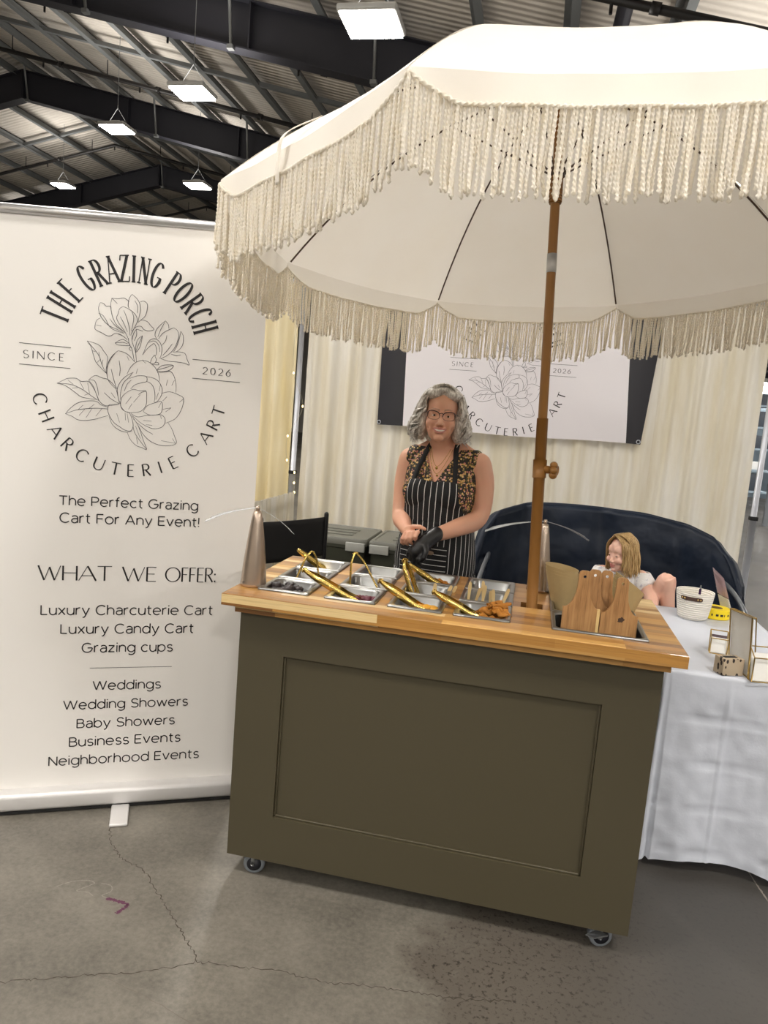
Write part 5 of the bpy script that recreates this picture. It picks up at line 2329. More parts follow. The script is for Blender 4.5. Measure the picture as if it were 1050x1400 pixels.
b = MB()
b.box((4.8, 24.0, 0), (12.5, 24.2, 3.4))
tag(b.build('partition_panel', M_FARBLUE), 'pale blue grey partition far behind the display rack', 'partition')
gt = thing('steel_frame', 'grey steel goalpost frame standing far off in the gap at the right', 'frame', (4.6, 15.6, 0))
for x in (4.62, 4.95):
    b = MB()
    b.box((x - .04, 15.56, 0), (x + .04, 15.64, 2.6))
    b.build('post', M_TUBEGREY, gt)
b = MB()
b.box((4.58, 15.56, 2.6), (4.99, 15.64, 2.7))
b.box((4.62, 15.57, 1.2), (4.95, 15.63, 1.26))
b.build('crossbar', M_TUBEGREY, gt)

# ------------------------------------------------------------------ people
def skin_mat(name, base, flush, lip, brow):
    m = NT(name)
    f = m.noise(m.coord('Object', (18, 18, 18)), 1.0, 4)
    c = m.mix(f, base, flush)
    for key, col in (('lip', lip), ('brow', brow), ('blush', flush)):
        a = m.n('ShaderNodeAttribute')
        a.attribute_name = key
        c = m.mix(a.outputs['Fac'], c, col)
    m.set(Base_Color=c, Roughness=.5)
    m.b.inputs['Subsurface Weight'].default_value = .12
    m.b.inputs['Subsurface Radius'].default_value = (.012, .005, .003)
    return m.mat


M_SKIN = skin_mat('skin', '#d9a98c', '#dfa389', '#c98a80', '#7a6252')
M_SKINK = skin_mat('child_skin', '#ebc3ad', '#ecb6a3', '#cf8079', '#b08d66')
M_EYEWHITE = simple('eye_white', '#e9e4de', .25)
M_IRIS = simple('iris', '#4a3728', .2)
M_TEETH = simple('teeth', '#efe9df', .3)


def rotz(p, a):
    c, s = math.cos(a), math.sin(a)
    return Vector((p[0] * c - p[1] * s, p[0] * s + p[1] * c, p[2]))


def head_shapes(b, H, S=1.0, smile=True, child=False):
    """adds head volumes; H maps head space (metres, eyes at z=0, facing -y) to the world"""
    def e(c, r, rot=None):
        b.ell((0, 0, 0), (1, 1, 1), M=H @ Matrix.Translation(Vector(c) * S) @ (rot.to_4x4() if rot else Matrix.Identity(4)) @ Matrix.Diagonal((r[0] * S, r[1] * S, r[2] * S, 1)), n=26, m=18)
    e((0, .012, .035), (.073, .092, .083))
    e((0, -.018, -.028), (.066, .070, .082))
    e((0, -.040, -.072), (.052, .044, .040))
    e((0, -.070, -.098), (.022, .020, .016))
    ck = .028 if not child else .033
    for s in (-1, 1):
        e((s * .037, -.060, -.034), (ck, .027, .025))
        if not child:
            e((s * .030, -.075, .019), (.026, .012, .008))
        else:
            e((s * .020, -.034, .030), (.046, .048, .046))
        e((s * .074, .012, -.012), (.010, .018, .030))
        e((s * .0125, -.094, -.040), (.0085, .009, .0075) if not child else (.006, .006, .006))
        P = [Vector((s * .0305 + .0135 * q, -.0795 + .0035 * q * q, .0058 - .0045 * q * q)) * S for q in (-1, -.5, 0, .5, 1)]
        b.tube([H @ p for p in P], [.0026 * S, .0034 * S, .0036 * S, .0034 * S, .0026 * S], 8, rnd=True)
        P = [Vector((s * .0305 + .012 * q, -.0775 + .0035 * q * q, -.0085 + .0035 * q * q)) * S for q in (-1, -.5, 0, .5, 1)]
        b.tube([H @ p for p in P], [.0024 * S, .003 * S, .0032 * S, .003 * S, .0024 * S], 8, rnd=True)
    if child:
        e((0, -.052, -.098), (.022, .026, .018))
        P = [Vector(q) * S for q in ((0, -.082, -.012), (0, -.092, -.026), (0, -.098, -.036))]
        b.tube([H @ p for p in P], [.006 * S, .008 * S, .0095 * S], 12, rnd=True)
    else:
        P = [Vector(q) * S for q in ((0, -.084, .006), (0, -.098, -.014), (0, -.1125, -.034))]
        b.tube([H @ p for p in P], [.0085 * S, .0105 * S, .0130 * S], 12, rnd=True)
        for s in (-1, 1):          # smile folds beside the mouth
            P = [Vector(q) * S for q in ((s * .040, -.078, -.050), (s * .042, -.074, -.068), (s * .036, -.070, -.084))]
            b.tube([H @ p for p in P], [.006 * S, .008 * S, .006 * S], 8, rnd=True)
    wl_ = (.028, .025) if not child else (.019, .016)
    for z, r, w in ((-.060, .0060, wl_[0]), (-.0740, .0066, wl_[1])):
        P = [Vector((w * q, -.0945 + .017 * q * q, z + (.008 * q * q if smile else 0))) * S for q in (-1, -.5, 0, .5, 1)]
        b.tube([H @ p for p in P], [.003 * S, r * S * .95, r * S, r * S * .95, .003 * S], 10, rnd=True)


def paint(me, H, S, smile=True, wide=.028, brow=1.0):
    """lip, brow and cheek masks as point attributes of the one skin"""
    Hi = H.inverted()
    L = me.attributes.new('lip', 'FLOAT', 'POINT')
    B = me.attributes.new('brow', 'FLOAT', 'POINT')
    F = me.attributes.new('blush', 'FLOAT', 'POINT')
    for i, v in enumerate(me.vertices):
        q = (Hi @ v.co) / S
        if q.y > -.04 or abs(q.z) > .13 or abs(q.x) > .09:
            continue
        t = abs(q.x) / wide
        zc = -.0665 + (.007 * t * t if smile else 0)
        if t < 1.1:
            d = abs(q.z - zc) / (.0125 * max(.05, 1 - t * t) ** .5)
            L.data[i].value = max(0.0, min(1.0, (1.25 - d) / .45))
        zb = .0225 + .0045 * (1 - ((abs(q.x) - .030) / .02) ** 2)
        if .010 < abs(q.x) < .05:
            B.data[i].value = brow * max(0.0, min(1.0, 1.3 - abs(q.z - zb) / .0042)) * max(0, min(1, (.05 - abs(q.x)) / .012)) * .8
        F.data[i].value = max(0.0, 1 - ((abs(q.x) - .036) ** 2 + (q.z + .032) ** 2) ** .5 / .026) * .8


def eyes(H, S, parent, gaze=(0, 0)):
    for s in (-1, 1):
        c = Vector((s * .0305, -.0705, -.001)) * S
        b = MB()
        b.ell((0, 0, 0), (1, 1, 1), M=H @ Matrix.Translation(c) @ Matrix.Diagonal((.0118 * S, .0112 * S, (.0056 if S == 1 else .0072) * S, 1)), n=18, m=12)
        o = b.build('eye', M_EYEWHITE, parent)
        b = MB()
        b.ell((0, 0, 0), (1, 1, 1), M=H @ Matrix.Translation(c + Vector((gaze[0] * .004, -.0095, gaze[1] * .003)) * S) @ Matrix.Diagonal((.0050 * S, .0026 * S, .0046 * S, 1)), n=14, m=8)
        b.build('iris', M_IRIS, o)


# ---- the woman
WC = Vector((-.395, 3.34, 0))
WA = R(-10)


def wl(p):
    return rotz(p, WA) + WC


woman = thing('person', 'woman with curly grey hair and glasses in a black striped apron, standing behind the cart', 'person', WC)
SEC = [(.84, 0, .005, .172, .118), (.90, 0, .005, .178, .125), (.96, 0, .0, .172, .122), (1.03, 0, -.005, .158, .115), (1.10, 0, -.01, .150, .112), (1.18, 0, -.015, .158, .118),
       (1.25, 0, -.012, .165, .112), (1.32, 0, .0, .168, .098), (1.37, 0, .008, .160, .080), (1.405, 0, .012, .115, .066), (1.43, 0, .012, .07, .058)]


def torso_shapes(b):
    n = 36
    vs = []
    for z, x, y, rx, ry in SEC:
        for j in range(n):
            t = 2 * PI * j / n
            c, s = math.cos(t), math.sin(t)
            vs.append(wl((x + rx * math.copysign(abs(c) ** .85, c), y + ry * math.copysign(abs(s) ** .85, s), z)))
    fs = [(i * n + j, i * n + (j + 1) % n, (i + 1) * n + (j + 1) % n, (i + 1) * n + j) for i in range(len(SEC) - 1) for j in range(n)]
    fs.append(list(range(n))[::-1])
    fs.append([(len(SEC) - 1) * n + j for j in range(n)])
    b.add(vs, fs, 0, True)
    for s in (-1, 1):
        b.ell(wl((s * .072, -.082, 1.225)), (.078, .062, .072), n=22, m=14)
        b.ell(wl((s * .150, .005, 1.368)), (.052, .055, .048), n=20, m=12)
        b.tube([wl((s * .03, .02, 1.45)), wl((s * .10, .014, 1.405)), wl((s * .155, .006, 1.372))], [.035, .038, .045], 16, rnd=True)


HW = Matrix.Translation((-.420, 3.285, 1.565)) @ Matrix.Rotation(R(7), 4, 'Z') @ Matrix.Rotation(R(2), 4, 'Y') @ Matrix.Rotation(R(-3), 4, 'X')
b = MB()
torso_shapes(b)
head_shapes(b, HW, 1.0)
b.tube([wl((0, .02, 1.40)), Vector((-.415, 3.335, 1.45)), Vector((-.418, 3.325, 1.50))], [.060, .054, .053], 22, rnd=True)
# arms: shoulder, elbow, wrist
AL = [wl((.165, .0, 1.365)), Vector((-.205, 3.315, 1.26)), Vector((-.212, 3.295, 1.13)), Vector((-.295, 3.18, 1.088)), Vector((-.384, 3.085, 1.056))]
AR = [wl((-.165, .0, 1.36)), Vector((-.572, 3.355, 1.25)), Vector((-.568, 3.31, 1.105)), Vector((-.540, 3.22, 1.080)), Vector((-.512, 3.135, 1.066))]
b.tube(catmull(AL, 6), [.054 - .0000 * k if False else r for k, r in enumerate([.055, .0555, .055, .054, .053, .051, .050, .0485, .047, .0455, .044, .0435, .043, .0435, .0435, .043, .042, .0405, .039, .037, .035, .033, .0305, .0285, .027])], 20, rnd=True)
b.tube(catmull(AR, 6), [r for r in [.052, .0525, .052, .051, .050, .049, .048, .0465, .045, .0435, .0425, .042, .0415, .042, .042, .0415, .0405, .039, .0375, .0355, .0335, .0315, .0295, .028, .0265]], 20, rnd=True)
# her right hand, closing over the back of the gloved hand
pw = Vector((-.512, 3.135, 1.066))
pc = Vector((-.488, 3.094, 1.055))
b.ell(pc, (.036, .020, .030), rot=Matrix.Rotation(R(-40), 3, 'Z'), n=20, m=12)
b.tube([pw, pc], [.0255, .024], 14, rnd=True)
for k in range(4):
    L = (1.0, 1.08, 1.02, .84)[k]
    kn = Vector((-.500 + .0195 * k, 3.056 - .003 * k, 1.060 + .004 * k))
    b.tube([pc + Vector((.008 * k, -.004, .004)), kn, kn + Vector((-.010, -.010, -.024)) * L, kn + Vector((-.012, .004, -.044)) * L, kn + Vector((-.006, .018, -.052)) * L], [.0090, .0090, .0084, .0078, .0070], 10, rnd=True)
b.tube([pc + Vector((-.012, .004, .018)), Vector((-.470, 3.080, 1.088)), Vector((-.440, 3.068, 1.092)), Vector((-.418, 3.066, 1.084))], [.012, .0112, .0098, .0082], 10, rnd=True)
# her left hand, inside the glove
b.ell((-.418, 3.062, 1.018), (.024, .022, .034), rot=Matrix.Rotation(R(35), 3, 'Y'), n=18, m=12)
# legs and feet
for s in (-1, 1):
    b.tube([wl((s * .085, .005, .88)), wl((s * .092, -.005, .66)), wl((s * .092, .0, .48)), wl((s * .092, .01, .30)), wl((s * .09, .015, .09))], [.088, .074, .056, .05, .036], 20, rnd=True)
    b.tube([wl((s * .09, .03, .05)), wl((s * .097, -.06, .038)), wl((s * .10, -.15, .026))], [.034, .034, .022], 14, rnd=True)
body = remeshed(b, .0040, 4, .5)
body.materials.append(M_SKIN)
paint(body, HW, 1.0)
bo = link('body', body, woman)
bo.data.transform(Matrix.Translation(-WC))
eyes(HW, 1.0, woman, (.0, 0))
b = MB()
P = [HW @ Vector((.0215 * q, -.0985 + .013 * q * q, -.0668 + .006 * q * q)) for q in (-1, -.6, -.2, .2, .6, 1)]
b.tube(P, [.0010, .0030, .0038, .0038, .0030, .0010], 8)
b.build('teeth', M_TEETH, woman)

# glasses
gl = MB()
M_GLFRAME = simple('dark_red_frame', '#351a1c', .35)
for s in (-1, 1):
    pts = []
    for k in range(25):
        a = 2 * PI * k / 24
        x = s * .033 + .0265 * math.copysign(abs(math.cos(a)) ** .7, math.cos(a))
        z = -.002 + .0185 * math.copysign(abs(math.sin(a)) ** .8, math.sin(a)) + (.004 * (s * (x - s * .033) / .026) if math.sin(a) > 0 else 0)
        pts.append((x, z))
    top = [HW @ Vector((x, -.106 + .32 * (abs(x) - .01) ** 2 * 10, z)) for x, z in pts[:13]]
    bot = [HW @ Vector((x, -.106 + .32 * (abs(x) - .01) ** 2 * 10, z)) for x, z in pts[12:]]
    gl.tube(top, .0022, 8)
    gl.tube(bot, .0009, 6)
    gl.tube([HW @ Vector(q) for q in ((s * .0595, -.098, .009), (s * .068, -.085, .009), (s * .076, .0, .008), (s * .078, .02, .0))], .0018, 6)
gl.tube([HW @ Vector(q) for q in ((-.0085, -.106, .006), (0, -.1085, .009), (.0085, -.106, .006))], .002, 6)
gl.build('glasses', M_GLFRAME, woman)['label'] = 'dark framed glasses'

# hair: a soft core and many waving locks
M_HAIR = NT('grey_hair')
_h = M_HAIR.noise(M_HAIR.coord('Object', (120, 120, 30)), 1.0, 4, .7)
M_HAIR.set(Base_Color=M_HAIR.ramp(_h, [(.25, '#7d7770'), (.46, '#bdb7af'), (.66, '#f2efea')]), Roughness=.5)
M_HAIR = M_HAIR.mat


def hair_core(lumps, H, S):
    c = MB()
    for p, r in lumps:
        c.ell((0, 0, 0), (1, 1, 1), M=H @ Matrix.Translation(Vector(p) * S) @ Matrix.Diagonal((r[0] * S, r[1] * S, r[2] * S, 1)), n=24, m=16)
    return remeshed(c, .006, 4, .5)


hb_ = MB()
core = hair_core([((0, .035, .045), (.085, .085, .085)), ((.083, .02, -.030), (.034, .062, .082)), ((-.085, .02, -.030), (.034, .062, .082)), ((0, .06, -.03), (.09, .06, .095)),
                  ((.042, -.012, .095), (.045, .062, .028)), ((-.042, -.012, .095), (.045, .062, .028)), ((0, -.006, .112), (.060, .066, .024)), ((.03, -.03, .100), (.035, .04, .024)), ((-.03, -.03, .100), (.035, .04, .024))], HW, 1.0)
hb_.add([v.co.copy() for v in core.vertices], [list(p.vertices) for p in core.polygons], 0, True)
rnd = random.Random(3)
for cl in range(170):
    s = -1 if cl % 2 else 1
    az0 = rnd.uniform(60, 178)
    L0 = rnd.uniform(.74, 1.0)
    bulge0 = rnd.uniform(.92, 1.08)
    ph = rnd.uniform(0, 6.28)
    fr = rnd.uniform(15, 27)
    amp = rnd.uniform(.8, 1.5)
    for st_ in range(5):
        az = az0 + rnd.gauss(0, 3.2)
        A_ = R(az)
        root_y = -.060 + .14 * (az0 - 60) / 118 * .85 + rnd.gauss(0, .004)
        L = L0 * rnd.uniform(.94, 1.03)
        bulge = bulge0 * rnd.uniform(.97, 1.03)
        pts = []
        rad = []
        n = 24
        for k in range(n + 1):
            t = k / n * L
            if t < .38:
                q = t / .38 * PI / 2
                hr = math.sin(q)
                z = .047 + .086 * math.cos(q) * (1.0 if abs(az0 - 62) > 20 else 1.03)
            else:
                q = (t - .38) / .62
                hr = 1 + .26 * math.sin(q * 2.5)
                z = .047 - .168 * q
            rx, ry = .094 * bulge, .098 * bulge
            z -= .30 * max(0, root_y) * max(0, 1 - hr)
            y = root_y * (1 - hr) + (-math.cos(A_) * ry + .01) * hr
            x = s * (.001 + rx * math.sin(A_) * hr + .010 * max(0, t - .3))
            if az < 88:
                x = s * max(abs(x), .060 * min(1, hr * 1.25) + .016 * max(0, t - .35))
            wv = (.003 + .016 * t * t) * amp
            x += wv * math.sin(fr * t + ph)
            y += wv * math.cos(fr * t + ph)
            z += .6 * wv * math.sin(fr * t + ph * 2)
            pts.append(HW @ Vector((x, y, z)))
            rad.append(.0042 * (1 if k < n - 4 else (n - k + .4) / 4.4))
        hb_.tube(pts, rad, 6, flat=.7)
hb_.build('hair', M_HAIR, woman)['label'] = 'voluminous wavy grey bob'

# clothes grow out of the torso
tb_ = MB()
torso_shapes(tb_)
tm = remeshed(tb_, .0045, 6, .5)
M_BLOUSE = NT('floral_blouse')
_vo = M_BLOUSE.n('ShaderNodeTexVoronoi')
_vo.inputs['Scale'].default_value = 115
M_BLOUSE.l(M_BLOUSE.coord('Object', (1, 1, 1)), _vo.inputs['Vector'])
_hs = M_BLOUSE.n('ShaderNodeSeparateXYZ')
M_BLOUSE.l(_vo.outputs['Color'], _hs.inputs[0])
_pc = M_BLOUSE.ramp(_hs.outputs[0], [(.0, '#1c1712'), (.36, '#20190f'), (.40, '#b98a3e'), (.60, '#dcbd80'), (.66, '#b0655a'), (.78, '#dfae9e'), (.82, '#5f5a2c'), (1.0, '#3a3219')])
M_BLOUSE.set(Base_Color=M_BLOUSE.mix(M_BLOUSE.ramp(_vo.outputs['Distance'], [(.5, 0.0), (.72, 1.0)]), _pc, '#1d1712'), Roughness=.7)
M_BLOUSE = M_BLOUSE.mat


def wi(p):
    return rotz(Vector(p) - WC, -WA)


def blouse_pred(p):
    q = wi(p)
    if q.z > 1.40 and abs(q.x) < .055 + .0:
        return False
    if q.z > 1.425 or abs(q.x) > .166 and q.z > 1.24:
        return False
    if q.y < .01 and q.z > 1.27 and abs(q.x) < (q.z - 1.27) * .52:
        return False
    return q.z > .875


bl = shell_from(tm, blouse_pred, .007)
o = bl.build('blouse', M_BLOUSE, woman)
o['label'] = 'sleeveless floral blouse in black, gold and pink'
so = o.modifiers.new('thickness', 'SOLIDIFY')
so.thickness = .004
# apron
def stripes(name, axis, period, width, seedscale=1.0):
    m = NT(name)
    v = m.coord('Object')
    w = m.noise(v, 7, 2)
    sp = m.n('ShaderNodeSeparateXYZ')
    m.l(v, sp.inputs[0])
    x = m.math('ADD', sp.outputs[axis], m.math('MULTIPLY', w, .016 if axis == 0 else .004))
    if axis == 0:
        k = m.math('ADD', m.math('MULTIPLY', m.math('ADD', sp.outputs[1], .13), 3.6), 1.0)
        x = m.math('ADD', m.math('MULTIPLY', sp.outputs[0], k), m.math('MULTIPLY', w, .012))
    fr = m.math('FRACT', m.math('MULTIPLY', x, 1 / period))
    on = m.math('LESS_THAN', fr, width / period)
    m.set(Base_Color=m.mix(on, '#141416', '#cfcdca'), Roughness=.8)
    m.bump(m.noise(v, 14, 3), .4, .02)
    return m.mat


M_APRON = stripes('striped_apron', 0, .0265, .0032)
M_POCKET = stripes('pocket_stripes', 2, .0245, .0030)
M_STRAP = simple('black_webbing', '#121214', .8)


def apron_pred(p):
    q = wi(p)
    if q.z > 1.275 or q.z < .845:
        return False
    if q.z > 1.06:
        lim = .128 + .03 * max(0, (1.16 - q.z) / .10) if q.z < 1.16 else .128 - .02 * (q.z - 1.16) / .11
        return q.y < .0 and abs(q.x) < lim
    return q.y < .085


def apron_off(p):
    q = wi(p)
    return .014 + (.004 * math.sin(q.x * 60) if q.z < 1.1 else 0)


ap = shell_from(tm, apron_pred, apron_off)
# skirt below the torso
def skirt(u, v):
    a = R(-200 + 220 * u)
    z = .86 - .34 * v
    rx, ry = .192 + .03 * v, .139 + .03 * v
    f = 1 + .03 * v * math.sin(a * 9)
    return wl((rx * f * math.cos(a), ry * f * math.sin(a), z))


ap.grid(skirt, 60, 10)
aw = ap.build('apron', M_APRON, woman)
aw['label'] = 'black apron with thin white vertical stripes'
so = aw.modifiers.new('thickness', 'SOLIDIFY')
so.thickness = .003
pk = shell_from(tm, lambda p: (wi(p).y < 0 and -.125 < wi(p).x < .085 and .845 < wi(p).z < .995), .021)


def pskirt(u, v):
    a = R(-90 + math.degrees(math.asin(min(1, .125 / .19))) * -1 + (41 + 26) * u)
    z = .86 - .10 * v
    return wl((.199 * math.cos(a), .147 * math.sin(a), z))


pko = pk.build('pocket', M_POCKET, woman)
pko['label'] = 'apron pocket with horizontal white stripes'
so = pko.modifiers.new('thickness', 'SOLIDIFY')
so.thickness = .003
pt = shell_from(tm, lambda p: (wi(p).y < 0 and -.005 < wi(p).x < .038 and .948 < wi(p).z < .972), .026)
pto = pt.build('leather_patch', simple('tan_patch', '#8d7863', .6), pko)
so = pto.modifiers.new('thickness', 'SOLIDIFY')
so.thickness = .002
for s, top in ((-1, Vector((-.055, .0, 1.43))), (1, Vector((.058, -.0, 1.43)))):
    b = MB()
    c = [Vector((s * .098, -.135, 1.255)), Vector((s * .092, -.118, 1.30)), Vector((s * .082, -.092, 1.35)), Vector((s * .068, -.056, 1.41)), Vector((s * .060, -.01, 1.447)), Vector((s * .052, .055, 1.45))]
    P = [wl(p) for p in catmull(c, 5)]
    w = wl((.011, 0, 0)) - wl((0, 0, 0))
    for p0 in (0,):
        b.add([q for p in P for q in (p - w, p + w)], [(2 * i, 2 * i + 1, 2 * i + 3, 2 * i + 2) for i in range(len(P) - 1)], 0, True)
    o = b.build('neck_strap', M_STRAP, woman)
    so = o.modifiers.new('thickness', 'SOLIDIFY')
    so.thickness = .004
    so.offset = 0
# necklaces
b = MB()
for dz, wd in ((1.345, .045), (1.312, .055)):
    P = [wl((wd * q, -.062 - .042 * (1 - q * q), dz + (1.425 - dz) * abs(q) ** 1.7)) for q in [k / 8 for k in range(-8, 9)]]
    b.tube(P, .0011, 6)
b.ell(wl((0, -.108, 1.338)), (.006, .003, .007), n=10, m=8)
b.ell(wl((0.006, -.110, 1.305)), (.005, .003, .005), n=10, m=8)
b.build('necklace', M_GOLD, woman)['label'] = 'fine gold necklaces with small pendants'
# black glove on her left hand
b = MB()
b.tube([Vector((-.372, 3.094, 1.063)), Vector((-.398, 3.074, 1.042)), Vector((-.424, 3.056, 1.010)), Vector((-.440, 3.048, .985))], [.0335, .034, .037, .032], 18, rnd=True)
b.ell((-.426, 3.052, 1.008), (.028, .026, .046), rot=Matrix.Rotation(R(30), 3, 'Y'), n=18, m=12)
for k in range(4):
    L = (1.0, 1.1, 1.02, .82)[k]
    kn = Vector((-.416 - .0175 * k, 3.030 + .009 * k, .985 + .004 * k))
    b.tube([Vector((-.425, 3.054, 1.005)), kn, kn + Vector((-.012, -.006, -.024)) * L, kn + Vector((-.014, .008, -.044)) * L, kn + Vector((-.006, .024, -.054)) * L], [.014, .0112, .0102, .0096, .0082], 10, rnd=True)
b.tube([Vector((-.408, 3.036, 1.02)), Vector((-.398, 3.018, .996)), Vector((-.404, 3.012, .970)), Vector((-.416, 3.016, .954))], [.015, .0122, .0108, .009], 10, rnd=True)
gm = remeshed(b, .0034, 3, .5)
gm.materials.append(simple('black_nitrile', '#141416', .38, bump=.3, scale=60))
gm.transform(Matrix.Translation(-WC))
link('glove', gm, woman)['label'] = 'black nitrile glove'
# trousers and shoes (behind the cart)
tr = MB()
for s in (-1, 1):
    tr.tube([wl((s * .085, .005, .87)), wl((s * .092, -.005, .66)), wl((s * .092, .0, .48)), wl((s * .092, .01, .30)), wl((s * .09, .015, .10))], [.100, .084, .066, .06, .054], 20)
tr.build('trousers', M_STRAP, woman)
for s in (-1, 1):
    b = MB()
    b.tube([wl((s * .09, .055, .045)), wl((s * .094, -.02, .045)), wl((s * .10, -.12, .036)), wl((s * .103, -.18, .028))], [.040, .044, .042, .026], 16, rnd=True, flat=.9)
    b.build('shoe', M_BLACKPLASTIC, woman)

# ---- the girl
GC = Vector((.545, 4.06, .47))
girl = thing('person', 'small girl with straight fair hair in a white T-shirt, sitting on the navy loveseat', 'person', GC)
GS = .80
HG = Matrix.Translation((.512, 3.98, .935)) @ Matrix.Rotation(R(-52), 4, 'Z') @ Matrix.Rotation(R(9), 4, 'X')
b = MB()
head_shapes(b, HG, GS, smile=False, child=True)


def gtorso(b):
    n = 28
    vs = []
    sec = [(.46, .555, 4.08, .12, .10), (.54, .552, 4.07, .118, .095), (.64, .545, 4.06, .108, .085), (.74, .538, 4.05, .112, .082), (.80, .532, 4.04, .112, .072), (.835, .528, 4.035, .085, .058), (.855, .525, 4.03, .045, .042)]
    for z, x, y, rx, ry in sec:
        for j in range(n):
            t = 2 * PI * j / n
            vs.append(Vector((x, y, z)) + rotz((rx * math.cos(t), ry * math.sin(t), 0), R(-14)))
    fs = [(i * n + j, i * n + (j + 1) % n, (i + 1) * n + (j + 1) % n, (i + 1) * n + j) for i in range(len(sec) - 1) for j in range(n)]
    fs += [list(range(n))[::-1], [(len(sec) - 1) * n + j for j in range(n)]]
    b.add(vs, fs, 0, True)


GSL, GSR = Vector((.43, 4.05, .812)), Vector((.625, 4.01, .815))
gtorso(b)
b.tube([(.525, 4.03, .83), (.52, 4.01, .875)], [.036, .036], 16, rnd=True)
b.tube(catmull([GSR, (.658, 3.945, .765), (.674, 3.875, .715), (.676, 3.85, .655), (.668, 3.86, .605)], 5), [.038] * 6 + [.034] * 5 + [.031] * 5 + [.025] * 5, 16, rnd=True)
b.tube(catmull([GSL, (.395, 4.0, .74), (.40, 3.95, .66), (.45, 3.88, .60)], 5), [.038] * 6 + [.034] * 5 + [.026] * 5, 16, rnd=True)
for c, d in ((Vector((.667, 3.873, .585)), Vector((0, -.02, -.03))), (Vector((.46, 3.87, .592)), Vector((.03, -.02, -.012)))):
    b.ell(c + d * .4, (.022, .018, .024), n=14, m=10)
    for k in range(4):
        o_ = Vector((-.013 + .0088 * k, 0, 0)) if abs(d.x) < .01 else Vector((0, .013 - .0088 * k, 0))
        b.tube([c + d * .6 + o_, c + d * 1.2 + o_ * 1.1, c + d * 1.7 + o_ * 1.1 + Vector((0, .004, -.006))], [.0068, .0064, .0055], 8, rnd=True)
    b.tube([c + Vector((-.018, 0, 0)), c + Vector((-.028, -.012, -.014)), c + Vector((-.026, -.02, -.028))], [.0078, .007, .006], 8, rnd=True)
# raised leg and the other, stretched leg
b.ell((.735, 3.887, .836), (.037, .036, .036), n=18, m=12)
b.tube(catmull([(.60, 4.06, .54), (.690, 3.96, .70), (.735, 3.885, .845), (.748, 3.895, .765), (.762, 3.905, .66), (.770, 3.90, .58)], 5), [.050] * 5 + [.043] * 5 + [.037] * 4 + [.035] * 3 + [.035] * 4 + [.032] * 4 + [.028], 18, rnd=True)
b.tube([(.765, 3.91, .57), (.772, 3.86, .545), (.778, 3.80, .535)], [.028, .026, .02], 12, rnd=True)
b.tube(catmull([(.50, 4.04, .53), (.48, 3.86, .565), (.45, 3.74, .56), (.44, 3.70, .45), (.44, 3.70, .30)], 5), [.062] * 5 + [.054] * 5 + [.045] * 5 + [.036] * 5 + [.03], 18, rnd=True)
b.tube([(.44, 3.70, .285), (.44, 3.66, .265), (.44, 3.60, .255)], [.028, .026, .02], 12, rnd=True)
gbody = remeshed(b, .0036, 4, .5)
gbody.materials.append(M_SKINK)
paint(gbody, HG, GS, False, .020, .5)
gbody.transform(Matrix.Translation(-GC))
link('body', gbody, girl)
eyes(HG, GS, girl, (0, -.6))
M_FAIR = NT('fair_hair')
_h = M_FAIR.noise(M_FAIR.coord('Object', (150, 150, 14)), 1.0, 4, .7)
M_FAIR.set(Base_Color=M_FAIR.ramp(_h, [(.26, '#7d6242'), (.48, '#b0905f'), (.72, '#d8bb8a')]), Roughness=.42)
M_FAIR = M_FAIR.mat
hg = MB()
core = hair_core([((0, .035, .045), (.082, .085, .082)), ((.062, .03, -.03), (.026, .055, .09)), ((-.062, .03, -.03), (.026, .055, .09)), ((0, .062, -.04), (.07, .045, .11))], HG, GS)
hg.add([v.co.copy() for v in core.vertices], [list(p.vertices) for p in core.polygons], 0, True)
rnd = random.Random(6)
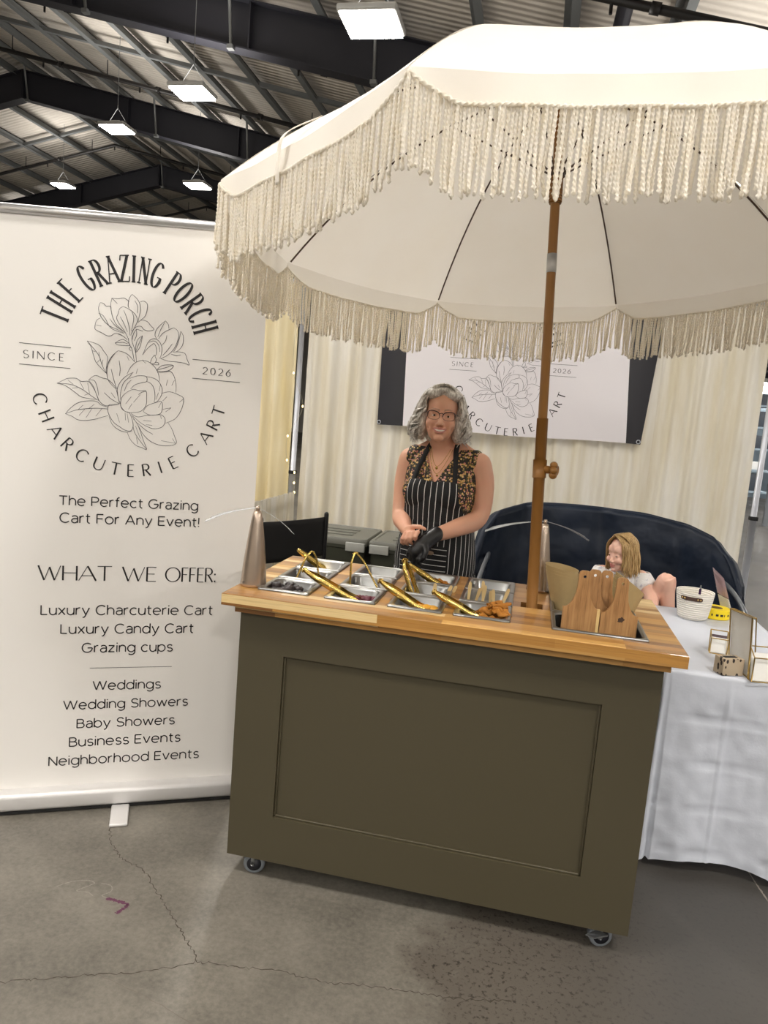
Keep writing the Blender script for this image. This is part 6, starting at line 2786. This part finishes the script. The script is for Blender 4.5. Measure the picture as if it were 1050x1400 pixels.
for i in range(380):
    s = -1 if i % 2 else 1
    az = rnd.uniform(44, 178)
    A_ = R(az)
    root_y = -.058 + .11 * (az - 48) / 130 * rnd.uniform(.5, 1)
    L = rnd.uniform(.85, 1.0)
    bulge = rnd.uniform(.95, 1.05)
    ph = rnd.uniform(0, 6.28)
    pts = []
    rad = []
    n = 16
    for k in range(n + 1):
        t = k / n * L
        if t < .36:
            q = t / .36 * PI / 2
            hr = math.sin(q)
            z = .045 + .086 * math.cos(q)
        else:
            q = (t - .36) / .64
            hr = 1 + .05 * math.sin(q * 2.5) - .03 * q
            z = .045 - .205 * q
        y = root_y * (1 - hr) + (-math.cos(A_) * .093 * bulge + .006) * hr
        x = s * (.003 + .089 * bulge * math.sin(A_) * hr)
        if az < 80:
            x = s * max(.004 + (abs(x) - .004) * hr * hr, .064 * min(1, hr * hr * 1.1))
        wv = .002 + .008 * t
        x += wv * math.sin(7 * t + ph)
        y += wv * math.cos(6 * t + ph)
        pts.append(HG @ (Vector((x, y, z)) * GS))
        rad.append((.0030) * (1 if k < n - 3 else (n - k + .3) / 3.3))
    hg.tube(pts, rad, 6, flat=.6)
hg.build('hair', M_FAIR, girl)['label'] = 'straight fair hair to the shoulders'
gt_ = MB()
gtorso(gt_)
for S_, E_ in ((GSR, Vector((.658, 3.945, .765))), (GSL, Vector((.392, 4.0, .735)))):
    gt_.tube([S_ + (S_ - E_) * .2, S_, S_.lerp(E_, .9)], [.040, .046, .048], 18)
gtm = remeshed(gt_, .006, 5, .5)
M_TEE = NT('white_tee')
_f = M_TEE.noise(M_TEE.coord('Object', (45, 45, 45)), 1.0, 2)
M_TEE.set(Base_Color=M_TEE.ramp(_f, [(.36, '#c9c6d0'), (.43, '#eeeceb')]), Roughness=.85)
M_TEE.bump(M_TEE.noise(M_TEE.coord('Object', (16, 16, 16)), 1.0, 3), .5, .02)
M_TEE = M_TEE.mat
ts = shell_from(gtm, lambda p: p.z > .50 and not (p.z > .842), .008)
o = ts.build('t_shirt', M_TEE, girl)
o['label'] = 'white T-shirt with a pale print'
so = o.modifiers.new('thickness', 'SOLIDIFY')
so.thickness = .003
sh = MB()
sh.tube(catmull([(.575, 4.07, .54), (.63, 4.0, .62), (.655, 3.96, .675)], 6), [.085] * 6 + [.075] * 6 + [.070], 20)
sh.tube(catmull([(.53, 4.07, .53), (.49, 3.95, .55), (.485, 3.88, .565)], 6), [.085] * 6 + [.075] * 6 + [.070], 20)
sh.build('shorts', simple('grey_shorts', '#8b8684', .85), girl)
for P, rr in (([(.757, 3.904, .635), (.765, 3.902, .575), (.772, 3.86, .545), (.779, 3.795, .535)], [.040, .037, .034, .026]), ([(.44, 3.70, .36), (.44, 3.70, .285), (.44, 3.66, .263), (.44, 3.595, .254)], [.038, .036, .034, .026])):
    b = MB()
    b.tube(P, rr, 16, rnd=True)
    b.build('sock', simple('white_sock', '#e8e6e3', .9), girl)
